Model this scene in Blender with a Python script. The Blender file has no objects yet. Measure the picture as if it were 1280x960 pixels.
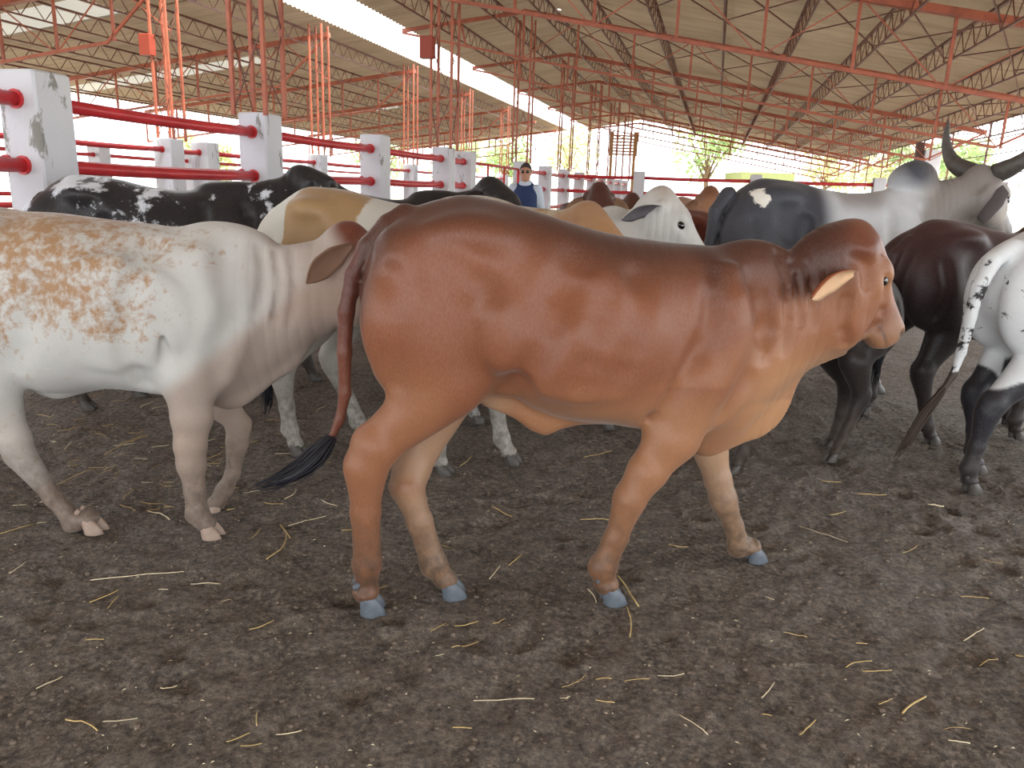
import bpy, bmesh, math, random
import numpy as np
from mathutils import Vector, Matrix
random.seed(7)
SC = bpy.context.scene
COL = SC.collection
PI = math.pi

# ------------------------------------------------------------------ camera, light, exposure
CAM_H = 1.4
F_PX = 950.0
PITCH = math.atan(242 / 950)
ROLL = 0.035
_f = np.array([0, math.cos(PITCH), -math.sin(PITCH)])
_r0 = np.array([1.0, 0, 0]); _u0 = np.cross(_r0, _f)
_r = _r0 * math.cos(ROLL) + _u0 * math.sin(ROLL)
_u = -_r0 * math.sin(ROLL) + _u0 * math.cos(ROLL)
cam = bpy.data.cameras.new('camera'); cam_ob = bpy.data.objects.new('camera', cam); COL.objects.link(cam_ob)
cam_ob.matrix_world = Matrix(((_r[0], _u[0], -_f[0], 0), (_r[1], _u[1], -_f[1], 0), (_r[2], _u[2], -_f[2], CAM_H), (0, 0, 0, 1)))
cam.sensor_fit = 'HORIZONTAL'; cam.sensor_width = 36.0; cam.lens = F_PX / 1280 * 36.0
cam.clip_start = 0.05; cam.clip_end = 500
SC.camera = cam_ob

SC.view_settings.view_transform = 'Standard'; SC.view_settings.look = 'None'
SC.view_settings.gamma = 1.0; SC.view_settings.use_curve_mapping = False
SC.view_settings.exposure = 1.0
W = bpy.data.worlds.new('sky'); SC.world = W; W.use_nodes = True
_nt = W.node_tree; _bg = _nt.nodes['Background']
_bg.inputs[0].default_value = (0.93, 0.97, 1.0, 1); _bg.inputs[1].default_value = 2.4
sun = bpy.data.lights.new('sun', 'SUN'); sun.energy = 5.0; sun.angle = math.radians(3); sun.color = (1, .95, .86)
sun_ob = bpy.data.objects.new('sun', sun); COL.objects.link(sun_ob)
sun_ob.rotation_euler = (math.radians(18), math.radians(28), 0)
try:
    SC.cycles.max_bounces = 8; SC.cycles.diffuse_bounces = 5
    SC.cycles.use_denoising = True
    SC.cycles.sample_clamp_indirect = 8
except Exception: pass

# ------------------------------------------------------------------ measuring helpers
def ray(px, py): return _f + _r * (px - 640) / F_PX - _u * (py - 480) / F_PX
def ground(px, py, z=0.0):
    d = ray(px, py); t = (z - CAM_H) / d[2]
    return np.array([d[0] * t, d[1] * t, z])
def at_y(px, py, Y):
    d = ray(px, py); t = Y / d[1]
    return np.array([d[0] * t, Y, CAM_H + d[2] * t])

# barn axis (B) and the direction across it
BX, BY = 0.2444, 0.9697
def barn(lat, along, z=0.0): return (lat * BY + along * BX, -lat * BX + along * BY, z)
BROT = -math.atan2(BX, BY)     # z rotation: local Y runs along the barn, local X across

# ------------------------------------------------------------------ object helpers
def lin(r, g, b):
    f = lambda c: (c / 255 / 12.92) if c / 255 <= .04045 else ((c / 255 + .055) / 1.055) ** 2.4
    return (f(r), f(g), f(b))
def tag(o, label=None, cat=None, group=None, kind=None):
    if label: o['label'] = label
    if cat: o['category'] = cat
    if group: o['group'] = group
    if kind: o['kind'] = kind
    return o
def empty(name, loc=(0, 0, 0), rz=0.0):
    o = bpy.data.objects.new(name, None); COL.objects.link(o); o.location = loc; o.rotation_euler = (0, 0, rz)
    o.empty_display_size = .1
    return o
def mesh_obj(name, V, Fc, mat=None, parent=None, smooth=False, loc=None, rz=None):
    me = bpy.data.meshes.new(name)
    me.from_pydata([tuple(v) for v in V], [], [tuple(f) for f in Fc]); me.update()
    if smooth: me.polygons.foreach_set('use_smooth', [True] * len(me.polygons))
    o = bpy.data.objects.new(name, me); COL.objects.link(o)
    if mat: me.materials.append(mat)
    if parent: o.parent = parent
    if loc is not None: o.location = loc
    if rz is not None: o.rotation_euler = (0, 0, rz)
    return o
class MB:
    """collects boxes, bars and tubes into one mesh"""
    def __init__(s): s.V = []; s.F = []
    def add(s, V, Fc):
        n = len(s.V); s.V += [tuple(v) for v in V]; s.F += [tuple(i + n for i in f) for f in Fc]; return s
    def box(s, a, b):
        x0, y0, z0 = a; x1, y1, z1 = b
        V = [(x0, y0, z0), (x1, y0, z0), (x1, y1, z0), (x0, y1, z0), (x0, y0, z1), (x1, y0, z1), (x1, y1, z1), (x0, y1, z1)]
        return s.add(V, [(0, 3, 2, 1), (4, 5, 6, 7), (0, 1, 5, 4), (1, 2, 6, 5), (2, 3, 7, 6), (3, 0, 4, 7)])
    def bbox(s, a, b, c=.012):
        """box with chamfered vertical and top edges"""
        x0, y0, z0 = a; x1, y1, z1 = b
        def ring(i, z): return [(x0 + i + c, y0 + i, z), (x1 - i - c, y0 + i, z), (x1 - i, y0 + i + c, z), (x1 - i, y1 - i - c, z), (x1 - i - c, y1 - i, z), (x0 + i + c, y1 - i, z), (x0 + i, y1 - i - c, z), (x0 + i, y0 + i + c, z)]
        R = ring(0, z0) + ring(0, z1 - c) + ring(c, z1)
        Fc = [tuple(range(7, -1, -1)), tuple(range(16, 24))]
        for k in (0, 8):
            for i in range(8): Fc.append((k + i, k + (i + 1) % 8, k + 8 + (i + 1) % 8, k + 8 + i))
        return s.add(R, Fc)
    def bar(s, a, b, w, h=None, n=4):
        h = h or w
        a = np.array(a, float); b = np.array(b, float); d = b - a; L = np.linalg.norm(d)
        if L < 1e-6: return s
        d /= L; up = np.array([0, 0, 1.0])
        if abs(d[2]) > .95: up = np.array([0, 1.0, 0])
        x = np.cross(d, up); x /= np.linalg.norm(x); z = np.cross(x, d)
        V = []
        for p in (a, b):
            for i, j in ((-1, -1), (1, -1), (1, 1), (-1, 1)): V.append(p + x * i * w / 2 + z * j * h / 2)
        return s.add(V, [(3, 2, 1, 0), (4, 5, 6, 7), (0, 1, 5, 4), (1, 2, 6, 5), (2, 3, 7, 6), (3, 0, 4, 7)])
    def tube(s, P, R, n=10, caps=True):
        P = [np.array(p, float) for p in P]
        if not hasattr(R, '__len__'): R = [R] * len(P)
        V = []; prev = None
        for i, p in enumerate(P):
            d = P[min(i + 1, len(P) - 1)] - P[max(i - 1, 0)]; d /= (np.linalg.norm(d) + 1e-9)
            if prev is None:
                up = np.array([0, 0, 1.0]) if abs(d[2]) < .9 else np.array([0, 1.0, 0])
                x = np.cross(d, up)
            else: x = prev - d * np.dot(prev, d)
            x /= np.linalg.norm(x) + 1e-9; prev = x; y = np.cross(d, x)
            for k in range(n):
                a = 2 * PI * k / n; V.append(p + (x * math.cos(a) + y * math.sin(a)) * R[i])
        Fc = []
        for i in range(len(P) - 1):
            for k in range(n):
                Fc.append((i * n + k, i * n + (k + 1) % n, (i + 1) * n + (k + 1) % n, (i + 1) * n + k))
        if caps: Fc.append(tuple(range(n - 1, -1, -1))); Fc.append(tuple((len(P) - 1) * n + k for k in range(n)))
        return s.add(V, Fc)
    def build(s, name, mat, parent=None, smooth=False, loc=None, rz=None): return mesh_obj(name, s.V, s.F, mat, parent, smooth, loc, rz)

# ------------------------------------------------------------------ materials
def newmat(name, rough=.6, spec=.3):
    m = bpy.data.materials.new(name); m.use_nodes = True
    b = m.node_tree.nodes['Principled BSDF']; b.inputs['Roughness'].default_value = rough
    b.inputs['Specular IOR Level'].default_value = spec
    return m, m.node_tree.nodes, m.node_tree.links, b
def noise(N, L, vec, scale, detail=4, rough=.55, dist=0.0):
    n = N.new('ShaderNodeTexNoise'); n.inputs['Scale'].default_value = scale; n.inputs['Detail'].default_value = detail
    n.inputs['Roughness'].default_value = rough; n.inputs['Distortion'].default_value = dist
    L.new(vec, n.inputs['Vector']); return n.outputs['Fac']
def ramp(N, L, fac, stops):
    r = N.new('ShaderNodeValToRGB'); e = r.color_ramp.elements
    while len(e) < len(stops): e.new(.5)
    for k, (p, c) in enumerate(stops):
        e[k].position = p; e[k].color = (*c, 1) if hasattr(c, '__len__') else (c, c, c, 1)
    L.new(fac, r.inputs[0]); return r.outputs[0]
def mix(N, L, fac, a, b, typ='MIX'):
    m = N.new('ShaderNodeMix'); m.data_type = 'RGBA'; m.blend_type = typ
    for s, v in ((m.inputs[0], fac), (m.inputs[6], a), (m.inputs[7], b)):
        if hasattr(v, 'is_output') or hasattr(v, 'links'): L.new(v, s)
        elif hasattr(v, '__len__'): s.default_value = (*v, 1)
        else: s.default_value = v
    return m.outputs[2]
def mth(N, L, op, a, b=0.0, clamp=False):
    m = N.new('ShaderNodeMath'); m.operation = op; m.use_clamp = clamp
    for s, v in ((m.inputs[0], a), (m.inputs[1], b)):
        if hasattr(v, 'links'): L.new(v, s)
        else: s.default_value = v
    return m.outputs[0]
def bump(N, L, h, b, strength=.3, dist=.01, normal=None):
    n = N.new('ShaderNodeBump'); n.inputs['Strength'].default_value = strength; n.inputs['Distance'].default_value = dist
    L.new(h, n.inputs['Height'])
    if normal is not None: L.new(normal, n.inputs['Normal'])
    if b is not None: L.new(n.outputs[0], b.inputs['Normal'])
    return n.outputs[0]
def simple(name, rgb, rough=.6, var=.15, scale=8, spec=.3, metal=0.0, bmp=.1):
    m, N, L, b = newmat(name, rough, spec)
    tc = N.new('ShaderNodeTexCoord'); c = lin(*rgb)
    f = noise(N, L, tc.outputs['Object'], scale, 5)
    L.new(mix(N, L, f, tuple(x * (1 - var) for x in c), tuple(min(1, x * (1 + var)) for x in c)), b.inputs['Base Color'])
    b.inputs['Metallic'].default_value = metal
    if bmp: bump(N, L, f, b, bmp, .01)
    return m

def m_steel(name, rgb, rgb2, dirt=.5):
    m, N, L, b = newmat(name, .5, .4)
    tc = N.new('ShaderNodeTexCoord'); v = tc.outputs['Object']
    f = noise(N, L, v, 3.0, 6, .65); g = noise(N, L, v, 22, 4)
    c = mix(N, L, ramp(N, L, f, [(.42, 0.0), (.68, 1.0)]), lin(*rgb), lin(*rgb2))
    c = mix(N, L, ramp(N, L, g, [(.6, 0.0), (.72, dirt)]), c, lin(70, 42, 30))
    L.new(c, b.inputs['Base Color']); bump(N, L, g, b, .15, .005)
    return m
M_STEEL = m_steel('red_oxide_paint', (176, 98, 72), (144, 80, 62))
M_STEEL_D = m_steel('rusty_red_steel', (116, 72, 58), (84, 52, 42))
M_PIPE = m_steel('glossy_red_paint', (204, 56, 60), (176, 42, 48), .25); M_PIPE.node_tree.nodes['Principled BSDF'].inputs['Roughness'].default_value = .35

def m_whitewash():
    m, N, L, b = newmat('chipped_whitewash', .8, .2)
    tc = N.new('ShaderNodeTexCoord'); v = tc.outputs['Object']
    mp = N.new('ShaderNodeMapping'); mp.inputs['Scale'].default_value = (1, 1, .35); L.new(v, mp.inputs[0])
    oi = N.new('ShaderNodeObjectInfo'); ad = N.new('ShaderNodeVectorMath'); ad.operation = 'ADD'; L.new(mp.outputs[0], ad.inputs[0])
    cb = N.new('ShaderNodeCombineXYZ'); L.new(mth(N, L, 'MULTIPLY', oi.outputs['Random'], 37.0), cb.inputs[0]); L.new(cb.outputs[0], ad.inputs[1])
    f = noise(N, L, ad.outputs[0], 5.5, 8, .68, .6); g = noise(N, L, ad.outputs[0], 2.0, 3); h = noise(N, L, v, 60, 3)
    c = mix(N, L, g, lin(194, 195, 206), lin(222, 222, 222))
    c = mix(N, L, ramp(N, L, f, [(.60, 0.0), (.64, .8)]), c, lin(120, 116, 104))
    L.new(c, b.inputs['Base Color'])
    bump(N, L, mth(N, L, 'ADD', mth(N, L, 'MULTIPLY', f, -1.0), mth(N, L, 'MULTIPLY', h, .2)), b, .4, .02)
    return m
M_WHITE = m_whitewash()

def m_sheet(name, skylight=False):
    m, N, L, b = newmat(name, .75, .2)
    tc = N.new('ShaderNodeTexCoord'); v = tc.outputs['Object']
    sx = N.new('ShaderNodeSeparateXYZ'); L.new(v, sx.inputs[0])
    f = noise(N, L, v, .6, 5, .6)
    mp = N.new('ShaderNodeMapping'); mp.inputs['Scale'].default_value = (.25, 3.0, 1); L.new(v, mp.inputs[0])
    g = noise(N, L, mp.outputs[0], 2.0, 6, .7)
    c = mix(N, L, f, lin(178, 158, 130), lin(146, 128, 106))
    c = mix(N, L, ramp(N, L, g, [(.45, 0.0), (.75, .6)]), c, lin(112, 90, 72))
    # sheets of one column differ a little
    cell = mth(N, L, 'FLOOR', mth(N, L, 'MULTIPLY', sx.outputs[1], 1.15)); wn = N.new('ShaderNodeTexWhiteNoise'); wn.noise_dimensions = '2D'
    cb = N.new('ShaderNodeCombineXYZ'); L.new(cell, cb.inputs[0]); L.new(mth(N, L, 'FLOOR', mth(N, L, 'MULTIPLY', sx.outputs[0], .42)), cb.inputs[1]); L.new(cb.outputs[0], wn.inputs[0])
    c = mix(N, L, mth(N, L, 'MULTIPLY', wn.outputs[0], .28), c, lin(120, 98, 74))
    L.new(c, b.inputs['Base Color'])
    tr = N.new('ShaderNodeBsdfTranslucent'); L.new(c, tr.inputs[0]); mx = N.new('ShaderNodeMixShader'); mx.inputs[0].default_value = .07 if not skylight else .10
    L.new(b.outputs[0], mx.inputs[1]); L.new(tr.outputs[0], mx.inputs[2])
    out = N['Material Output']
    if skylight:
        b.inputs['Base Color'].default_value = (.5, .47, .4, 1); tr.inputs[0].default_value = (.8, .78, .7, 1)
        for l in list(tr.inputs[0].links): L.remove(l)
        for l in list(b.inputs['Base Color'].links): L.remove(l)
        L.new(mx.outputs[0], out.inputs[0])
    else:
        vo = N.new('ShaderNodeTexVoronoi'); vo.inputs['Scale'].default_value = .33; L.new(v, vo.inputs['Vector'])
        hole = mth(N, L, 'LESS_THAN', vo.outputs['Distance'], .032)
        tp = N.new('ShaderNodeBsdfTransparent'); m2 = N.new('ShaderNodeMixShader'); L.new(hole, m2.inputs[0])
        L.new(mx.outputs[0], m2.inputs[1]); L.new(tp.outputs[0], m2.inputs[2]); L.new(m2.outputs[0], out.inputs[0])
    return m
M_SHEET = m_sheet('weathered_corrugated_sheet'); M_SKYL = m_sheet('translucent_roof_sheet', True)

def m_soil():
    m, N, L, b = newmat('trampled_soil', .85, .25)
    tc = N.new('ShaderNodeTexCoord'); v = tc.outputs['Object']
    a = noise(N, L, v, .9, 4, .6); f = noise(N, L, v, 7, 8, .7, .3); g = noise(N, L, v, 45, 6, .75); h = noise(N, L, v, 160, 3, .6)
    c = mix(N, L, ramp(N, L, f, [(.3, 0.0), (.7, 1.0)]), lin(84, 75, 68), lin(142, 131, 122))
    c = mix(N, L, ramp(N, L, a, [(.42, 0.0), (.62, .55)]), c, lin(122, 114, 108))
    c = mix(N, L, ramp(N, L, g, [(.48, 0.0), (.68, .9)]), c, lin(176, 162, 146))
    c = mix(N, L, ramp(N, L, g, [(.28, .95), (.46, 0.0)]), c, lin(40, 33, 29))
    c = mix(N, L, ramp(N, L, h, [(.68, 0.0), (.76, .8)]), c, lin(168, 148, 112))
    L.new(c, b.inputs['Base Color'])
    L.new(ramp(N, L, a, [(.4, .88), (.65, .6)]), b.inputs['Roughness'])
    hh = mth(N, L, 'ADD', mth(N, L, 'MULTIPLY', f, 1.0), mth(N, L, 'ADD', mth(N, L, 'MULTIPLY', g, .5), mth(N, L, 'MULTIPLY', h, .15)))
    bump(N, L, hh, b, 1.0, .05)
    return m
M_SOIL = m_soil()
M_SAND = simple('pale_dry_earth', (190, 180, 156), .9, .2, .8)
M_STRAW = simple('dry_straw', (206, 178, 120), .6, .3, 30, bmp=0)
M_STRAW2 = simple('bleached_straw', (226, 212, 178), .6, .2, 30, bmp=0)
M_CLOD = simple('soil_clod', (112, 99, 88), .9, .35, 40)

def m_coat(name, spotcol=(255, 255, 255), scale=7.0, edge=.03, stretch=(1, 1, 1), rough=.48, detail=6):
    m, N, L, b = newmat(name, rough, .3)
    tc = N.new('ShaderNodeTexCoord'); v = tc.outputs['Object']
    at = N.new('ShaderNodeAttribute'); at.attribute_name = 'coat'
    ax = N.new('ShaderNodeAttribute'); ax.attribute_name = 'aux'
    sp = N.new('ShaderNodeSeparateColor'); L.new(ax.outputs['Color'], sp.inputs[0])
    spot, mud, wrk = sp.outputs[0], sp.outputs[1], sp.outputs[2]
    mp = N.new('ShaderNodeMapping'); mp.inputs['Scale'].default_value = stretch; L.new(v, mp.inputs[0])
    n1 = noise(N, L, mp.outputs[0], scale, detail, .66, .25)
    val = mth(N, L, 'ADD', n1, mth(N, L, 'SUBTRACT', spot, .5))
    fac = ramp(N, L, val, [(.5 - edge, 0.0), (.5 + edge, 1.0)])
    n2 = noise(N, L, v, 14, 5, .6)
    mp2 = N.new('ShaderNodeMapping'); mp2.inputs['Scale'].default_value = (60, 60, 14); L.new(v, mp2.inputs[0])
    n3 = noise(N, L, mp2.outputs[0], 5.0, 3, .6)
    c = mix(N, L, fac, at.outputs['Color'], lin(*spotcol))
    c = mix(N, L, mth(N, L, 'MULTIPLY', ramp(N, L, n2, [(.35, 0.0), (.7, 1.0)]), .16), c, mix(N, L, .45, c, lin(40, 24, 16)))
    c = mix(N, L, mth(N, L, 'MULTIPLY', ramp(N, L, n3, [(.4, 0.0), (.7, 1.0)]), .12), c, mix(N, L, .3, c, (1, .9, .8)))
    n4 = noise(N, L, v, 26, 6, .7)
    md = mth(N, L, 'MULTIPLY', mud, mth(N, L, 'ADD', mth(N, L, 'MULTIPLY', ramp(N, L, n4, [(.32, 0.0), (.62, 1.0)]), .55), .42), True)
    c = mix(N, L, md, c, lin(66, 54, 45))
    L.new(c, b.inputs['Base Color'])
    b.inputs['Sheen Weight'].default_value = .12; b.inputs['Sheen Roughness'].default_value = .4
    wv = N.new('ShaderNodeTexWave'); wv.wave_type = 'BANDS'; wv.bands_direction = 'X'; wv.wave_profile = 'SIN'
    wv.inputs['Scale'].default_value = 7.0; wv.inputs['Distortion'].default_value = 2.2; wv.inputs['Detail'].default_value = 2; wv.inputs['Detail Scale'].default_value = .8
    L.new(v, wv.inputs['Vector'])
    w = mth(N, L, 'MULTIPLY', mth(N, L, 'POWER', wv.outputs['Fac'], .5), wrk)
    nb = bump(N, L, w, None, .45, .010)
    hh = mth(N, L, 'ADD', mth(N, L, 'MULTIPLY', n3, .3), mth(N, L, 'MULTIPLY', mth(N, L, 'MULTIPLY', n4, mud), 2.5))
    bump(N, L, hh, b, .25, .004, nb)
    return m
# ------------------------------------------------------------------ sculpting: a distance volume turned into one continuous skin
def curve(xs, vs):
    """smooth interpolation through (x, v) points"""
    xs = np.array(xs, float); vs = np.array(vs, float)
    o = np.argsort(xs); xs = xs[o]; vs = vs[o]
    if len(xs) < 3: return lambda x: np.interp(x, xs, vs)
    h = np.diff(xs); dl = np.diff(vs) / h; m = np.zeros(len(xs))
    m[0] = dl[0]; m[-1] = dl[-1]
    for i in range(1, len(xs) - 1):
        m[i] = 0 if dl[i - 1] * dl[i] <= 0 else 2 * dl[i - 1] * dl[i] / (dl[i - 1] + dl[i])
    X = np.linspace(xs[0], xs[-1], 400); i = np.clip(np.searchsorted(xs, X) - 1, 0, len(xs) - 2)
    t = (X - xs[i]) / h[i]; t2 = t * t; t3 = t2 * t
    Y = (2 * t3 - 3 * t2 + 1) * vs[i] + (t3 - 2 * t2 + t) * h[i] * m[i] + (-2 * t3 + 3 * t2) * vs[i + 1] + (t3 - t2) * h[i] * m[i + 1]
    return lambda x: np.interp(x, X, Y)
class Vol:
    def __init__(s, lo, hi, h):
        s.h = h; s.lo = np.array(lo, float)
        s.ax = [np.arange(lo[k], hi[k] + h, h, dtype=np.float32) for k in range(3)]
        s.D = np.full([len(a) for a in s.ax], 1.0, np.float32)
    def apply(s, fn, lo, hi, k=.03, sub=False, disp=False):
        sl = []
        for i in range(3):
            m = k + 3 * s.h
            a = np.searchsorted(s.ax[i], lo[i] - m); b = np.searchsorted(s.ax[i], hi[i] + m); sl.append(slice(a, b))
        if any(q.stop <= q.start for q in sl): return
        X = s.ax[0][sl[0]][:, None, None]; Y = s.ax[1][sl[1]][None, :, None]; Z = s.ax[2][sl[2]][None, None, :]
        d = fn(X, Y, Z); a = s.D[tuple(sl)]
        if disp: s.D[tuple(sl)] = a + d; return
        if sub: a = -a
        h = np.clip(.5 + .5 * (a - d) / k, 0, 1)
        r = a * (1 - h) + d * h - k * h * (1 - h)
        s.D[tuple(sl)] = -r if sub else r
    def ell(s, c, r, R=None, k=.03, sub=False):
        c = np.array(c, float); r = np.array(r, float); mr = r.max() if R is not None else None
        lo = c - (mr if R is not None else r); hi = c + (mr if R is not None else r)
        def fn(X, Y, Z):
            x, y, z = X - c[0], Y - c[1], Z - c[2]
            if R is not None: x, y, z = (R[0][0] * x + R[0][1] * y + R[0][2] * z, R[1][0] * x + R[1][1] * y + R[1][2] * z, R[2][0] * x + R[2][1] * y + R[2][2] * z)
            k0 = np.sqrt((x / r[0]) ** 2 + (y / r[1]) ** 2 + (z / r[2]) ** 2); k1 = np.sqrt((x / r[0] ** 2) ** 2 + (y / r[1] ** 2) ** 2 + (z / r[2] ** 2) ** 2) + 1e-6
            return (k0 * (k0 - 1) / k1).astype(np.float32)
        s.apply(fn, lo, hi, k, sub)
    def chain(s, P, k=.03, sq=1.0, ki=.012, sub=False):
        """tapered limb through points (x, y, z, radius); sq flattens it sideways"""
        P = np.array(P, float); lo = P[:, :3].min(0) - P[:, 3].max(); hi = P[:, :3].max(0) + P[:, 3].max()
        def fn(X, Y, Z):
            D = None
            for i in range(len(P) - 1):
                a, b = P[i], P[i + 1]; w = b[:3] - a[:3]; L2 = (w ** 2).sum() + 1e-9
                t = np.clip(((X - a[0]) * w[0] + (Y - a[1]) * w[1] + (Z - a[2]) * w[2]) / L2, 0, 1)
                dx = X - a[0] - t * w[0]; dy = (Y - a[1] - t * w[1]) / sq; dz = Z - a[2] - t * w[2]
                ts = t * t * (3 - 2 * t)
                d = np.sqrt(dx * dx + dy * dy + dz * dz) - (a[3] + (b[3] - a[3]) * ts)
                if D is None: D = d
                else:
                    h = np.clip(.5 + .5 * (D - d) / ki, 0, 1); D = D * (1 - h) + d * h - ki * h * (1 - h)
            return D.astype(np.float32)
        s.apply(fn, lo, hi, k, sub)
    def loft(s, xs, zt, zb, hw, p=2.2, k=.03, o=(0, 0, 0), R=None, bottom=0.0):
        """body of varying top, bottom and half width along x (in frame o, R); bottom > 0 widens it low down"""
        T = curve(*zip(*zt)); B = curve(*zip(*zb)); Wd = curve(*zip(*hw)); x0, x1 = xs
        q = np.linspace(x0, x1, 60)
        cs = []
        for xx in q:
            for yy in (-Wd(xx), Wd(xx)):
                for zz in (B(xx), T(xx)): cs.append((xx, yy, zz))
        cs = np.array(cs); o = np.array(o, float)
        if R is not None: R = np.array(R); cs = cs @ R
        cs = cs + o; lo = cs.min(0); hi = cs.max(0)
        def fn(X, Y, Z):
            x, y, z = X - o[0], Y - o[1], Z - o[2]
            if R is not None: x, y, z = (R[0][0] * x + R[0][1] * y + R[0][2] * z, R[1][0] * x + R[1][1] * y + R[1][2] * z, R[2][0] * x + R[2][1] * y + R[2][2] * z)
            xc = np.clip(x, x0, x1); t = T(xc); b = B(xc); w = np.maximum(Wd(xc), .004)
            zc = (t + b) / 2; hh = np.maximum((t - b) / 2, .006); v = z - zc
            ww = w * (1 - bottom * np.clip(v / hh, -1, 1))
            r = (np.abs(y / ww) ** p + np.abs(v / hh) ** p) ** (1 / p) + 1e-4
            ln = np.sqrt(y * y + v * v) + 1e-4
            d = (r - 1) * np.minimum(ln / r, np.maximum(w, hh))
            ex = x - xc
            return np.where(np.abs(ex) > 0, np.sqrt(np.maximum(d, 0) ** 2 + ex * ex), d).astype(np.float32)
        s.apply(fn, lo, hi, k)
    def surf(s, x, z, side):
        i = int(round((x - s.lo[0]) / s.h)); k = int(round((z - s.lo[2]) / s.h)); n = s.D.shape
        col = s.D[min(max(i, 0), n[0] - 1), :, min(max(k, 0), n[2] - 1)]; js = np.where(col < 0)[0]
        if not len(js): return None
        return s.lo[1] + s.h * (js[0] if side < 0 else js[-1])
    def groove(s, pts, r, depth, side, k=.03, ridge=False):
        """presses a soft furrow (or raises a ridge) into the skin along (x, z) points"""
        f = curve(range(len(pts)), [p[0] for p in pts]); g = curve(range(len(pts)), [p[1] for p in pts]); P = []
        n = len(pts) * 3
        for q in np.linspace(0, len(pts) - 1, n):
            x, z = float(f(q)), float(g(q)); y = s.surf(x, z, side)
            e = math.sin(PI * (q + .3) / (len(pts) - .4)) ** .5
            if y is not None: P.append((x, y + side * (r - depth * e) * (-1 if ridge else 1), z, r))
        if len(P) > 1: s.chain(P, k=k, sub=not ridge)
    def mesh(s):
        D = s.D; n = D.shape; S = D < 0
        c = [S[i:n[0] - 1 + i, j:n[1] - 1 + j, k:n[2] - 1 + k] for i in (0, 1) for j in (0, 1) for k in (0, 1)]
        cnt = sum(q.astype(np.int8) for q in c); act = (cnt > 0) & (cnt < 8)
        I = np.argwhere(act); idx = np.full(act.shape, -1, np.int64); idx[tuple(I.T)] = np.arange(len(I))
        acc = np.zeros((len(I), 3)); ct = np.zeros(len(I))
        cor = [(i, j, k) for i in (0, 1) for j in (0, 1) for k in (0, 1)]
        val = {q: D[I[:, 0] + q[0], I[:, 1] + q[1], I[:, 2] + q[2]] for q in cor}
        for a in cor:
            for ax in range(3):
                if a[ax] == 0:
                    b = list(a); b[ax] = 1; b = tuple(b); va, vb = val[a], val[b]; m = (va < 0) != (vb < 0)
                    t = np.where(m, va / np.where(m, va - vb, 1), 0)
                    p = np.tile(np.array(a, float), (len(I), 1)); p[:, ax] = t
                    acc[m] += p[m]; ct[m] += 1
        V = (I + acc / ct[:, None]) * s.h + s.lo
        Q = []
        for ax in range(3):
            e = [slice(None)] * 3; f = [slice(None)] * 3; e[ax] = slice(0, -1); f[ax] = slice(1, None)
            A = S[tuple(e)]; Bq = S[tuple(f)]; m = A != Bq
            J = np.argwhere(m); u, w = [(1, 2), (2, 0), (0, 1)][ax]
            J = J[(J[:, u] > 0) & (J[:, w] > 0) & (J[:, u] < n[u] - 1) & (J[:, w] < n[w] - 1)]
            def g(du, dw):
                K = J.copy(); K[:, u] -= du; K[:, w] -= dw; return idx[K[:, 0], K[:, 1], K[:, 2]]
            q = np.stack([g(1, 1), g(0, 1), g(0, 0), g(1, 0)], 1)
            ins = A[J[:, 0], J[:, 1], J[:, 2]]; q[~ins] = q[~ins][:, ::-1]
            Q.append(q)
        Q = np.concatenate(Q); Q = Q[(Q >= 0).all(1)]
        # relax a little
        for lam in (.5, -.35):
            sm = np.zeros_like(V); c2 = np.zeros(len(V))
            for a, b in ((0, 1), (1, 2), (2, 3), (3, 0)):
                np.add.at(sm, Q[:, a], V[Q[:, b]]); np.add.at(c2, Q[:, a], 1); np.add.at(sm, Q[:, b], V[Q[:, a]]); np.add.at(c2, Q[:, b], 1)
            V = V + lam * (sm / np.maximum(c2, 1)[:, None] - V)
        return V, Q
def skin(name, vol, mat, parent, coat=None):
    V, Q = vol.mesh()
    if coat:      # slight unevenness of flesh and bone under the hide
        for f, am in ((5.5, .009), (13.0, .0022)):
            V = V + (np.stack([vnoise(V + k * 3.7, f) for k in range(3)], 1) - .5) * am
    me = bpy.data.meshes.new(name); me.vertices.add(len(V)); me.vertices.foreach_set('co', V.astype(np.float32).ravel())
    me.loops.add(Q.size); me.loops.foreach_set('vertex_index', Q.ravel().astype(np.int32))
    me.polygons.add(len(Q)); me.polygons.foreach_set('loop_start', np.arange(0, Q.size, 4, dtype=np.int32)); me.polygons.foreach_set('loop_total', np.full(len(Q), 4, np.int32))
    me.polygons.foreach_set('use_smooth', np.ones(len(Q), bool)); me.update(calc_edges=True); me.validate()
    if coat:
        rgb, spot, mud, wrk = coat(V)
        for nm, arr in (('coat', rgb), ('aux', np.stack([spot, mud, wrk], 1))):
            a = me.attributes.new(nm, 'FLOAT_COLOR', 'POINT'); q = np.ones((len(V), 4), np.float32); q[:, :3] = arr; a.data.foreach_set('color', q.ravel())
    me.materials.append(mat)
    o = bpy.data.objects.new(name, me); COL.objects.link(o); o.parent = parent
    return o

def S(a, b, x): 
    t = np.clip((x - a) / (b - a), 0, 1); return t * t * (3 - 2 * t)
_rng = np.random.RandomState(3); _G = _rng.rand(64, 64, 64).astype(np.float32)
def vnoise(P, f):
    q = P * f + 100.0; i = np.floor(q).astype(int); t = q - i; t = t * t * (3 - 2 * t); r = 0
    for a in (0, 1):
        for b in (0, 1):
            for c in (0, 1):
                w = (t[:, 0] if a else 1 - t[:, 0]) * (t[:, 1] if b else 1 - t[:, 1]) * (t[:, 2] if c else 1 - t[:, 2])
                r = r + w * _G[(i[:, 0] + a) % 64, (i[:, 1] + b) % 64, (i[:, 2] + c) % 64]
    return r

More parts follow.
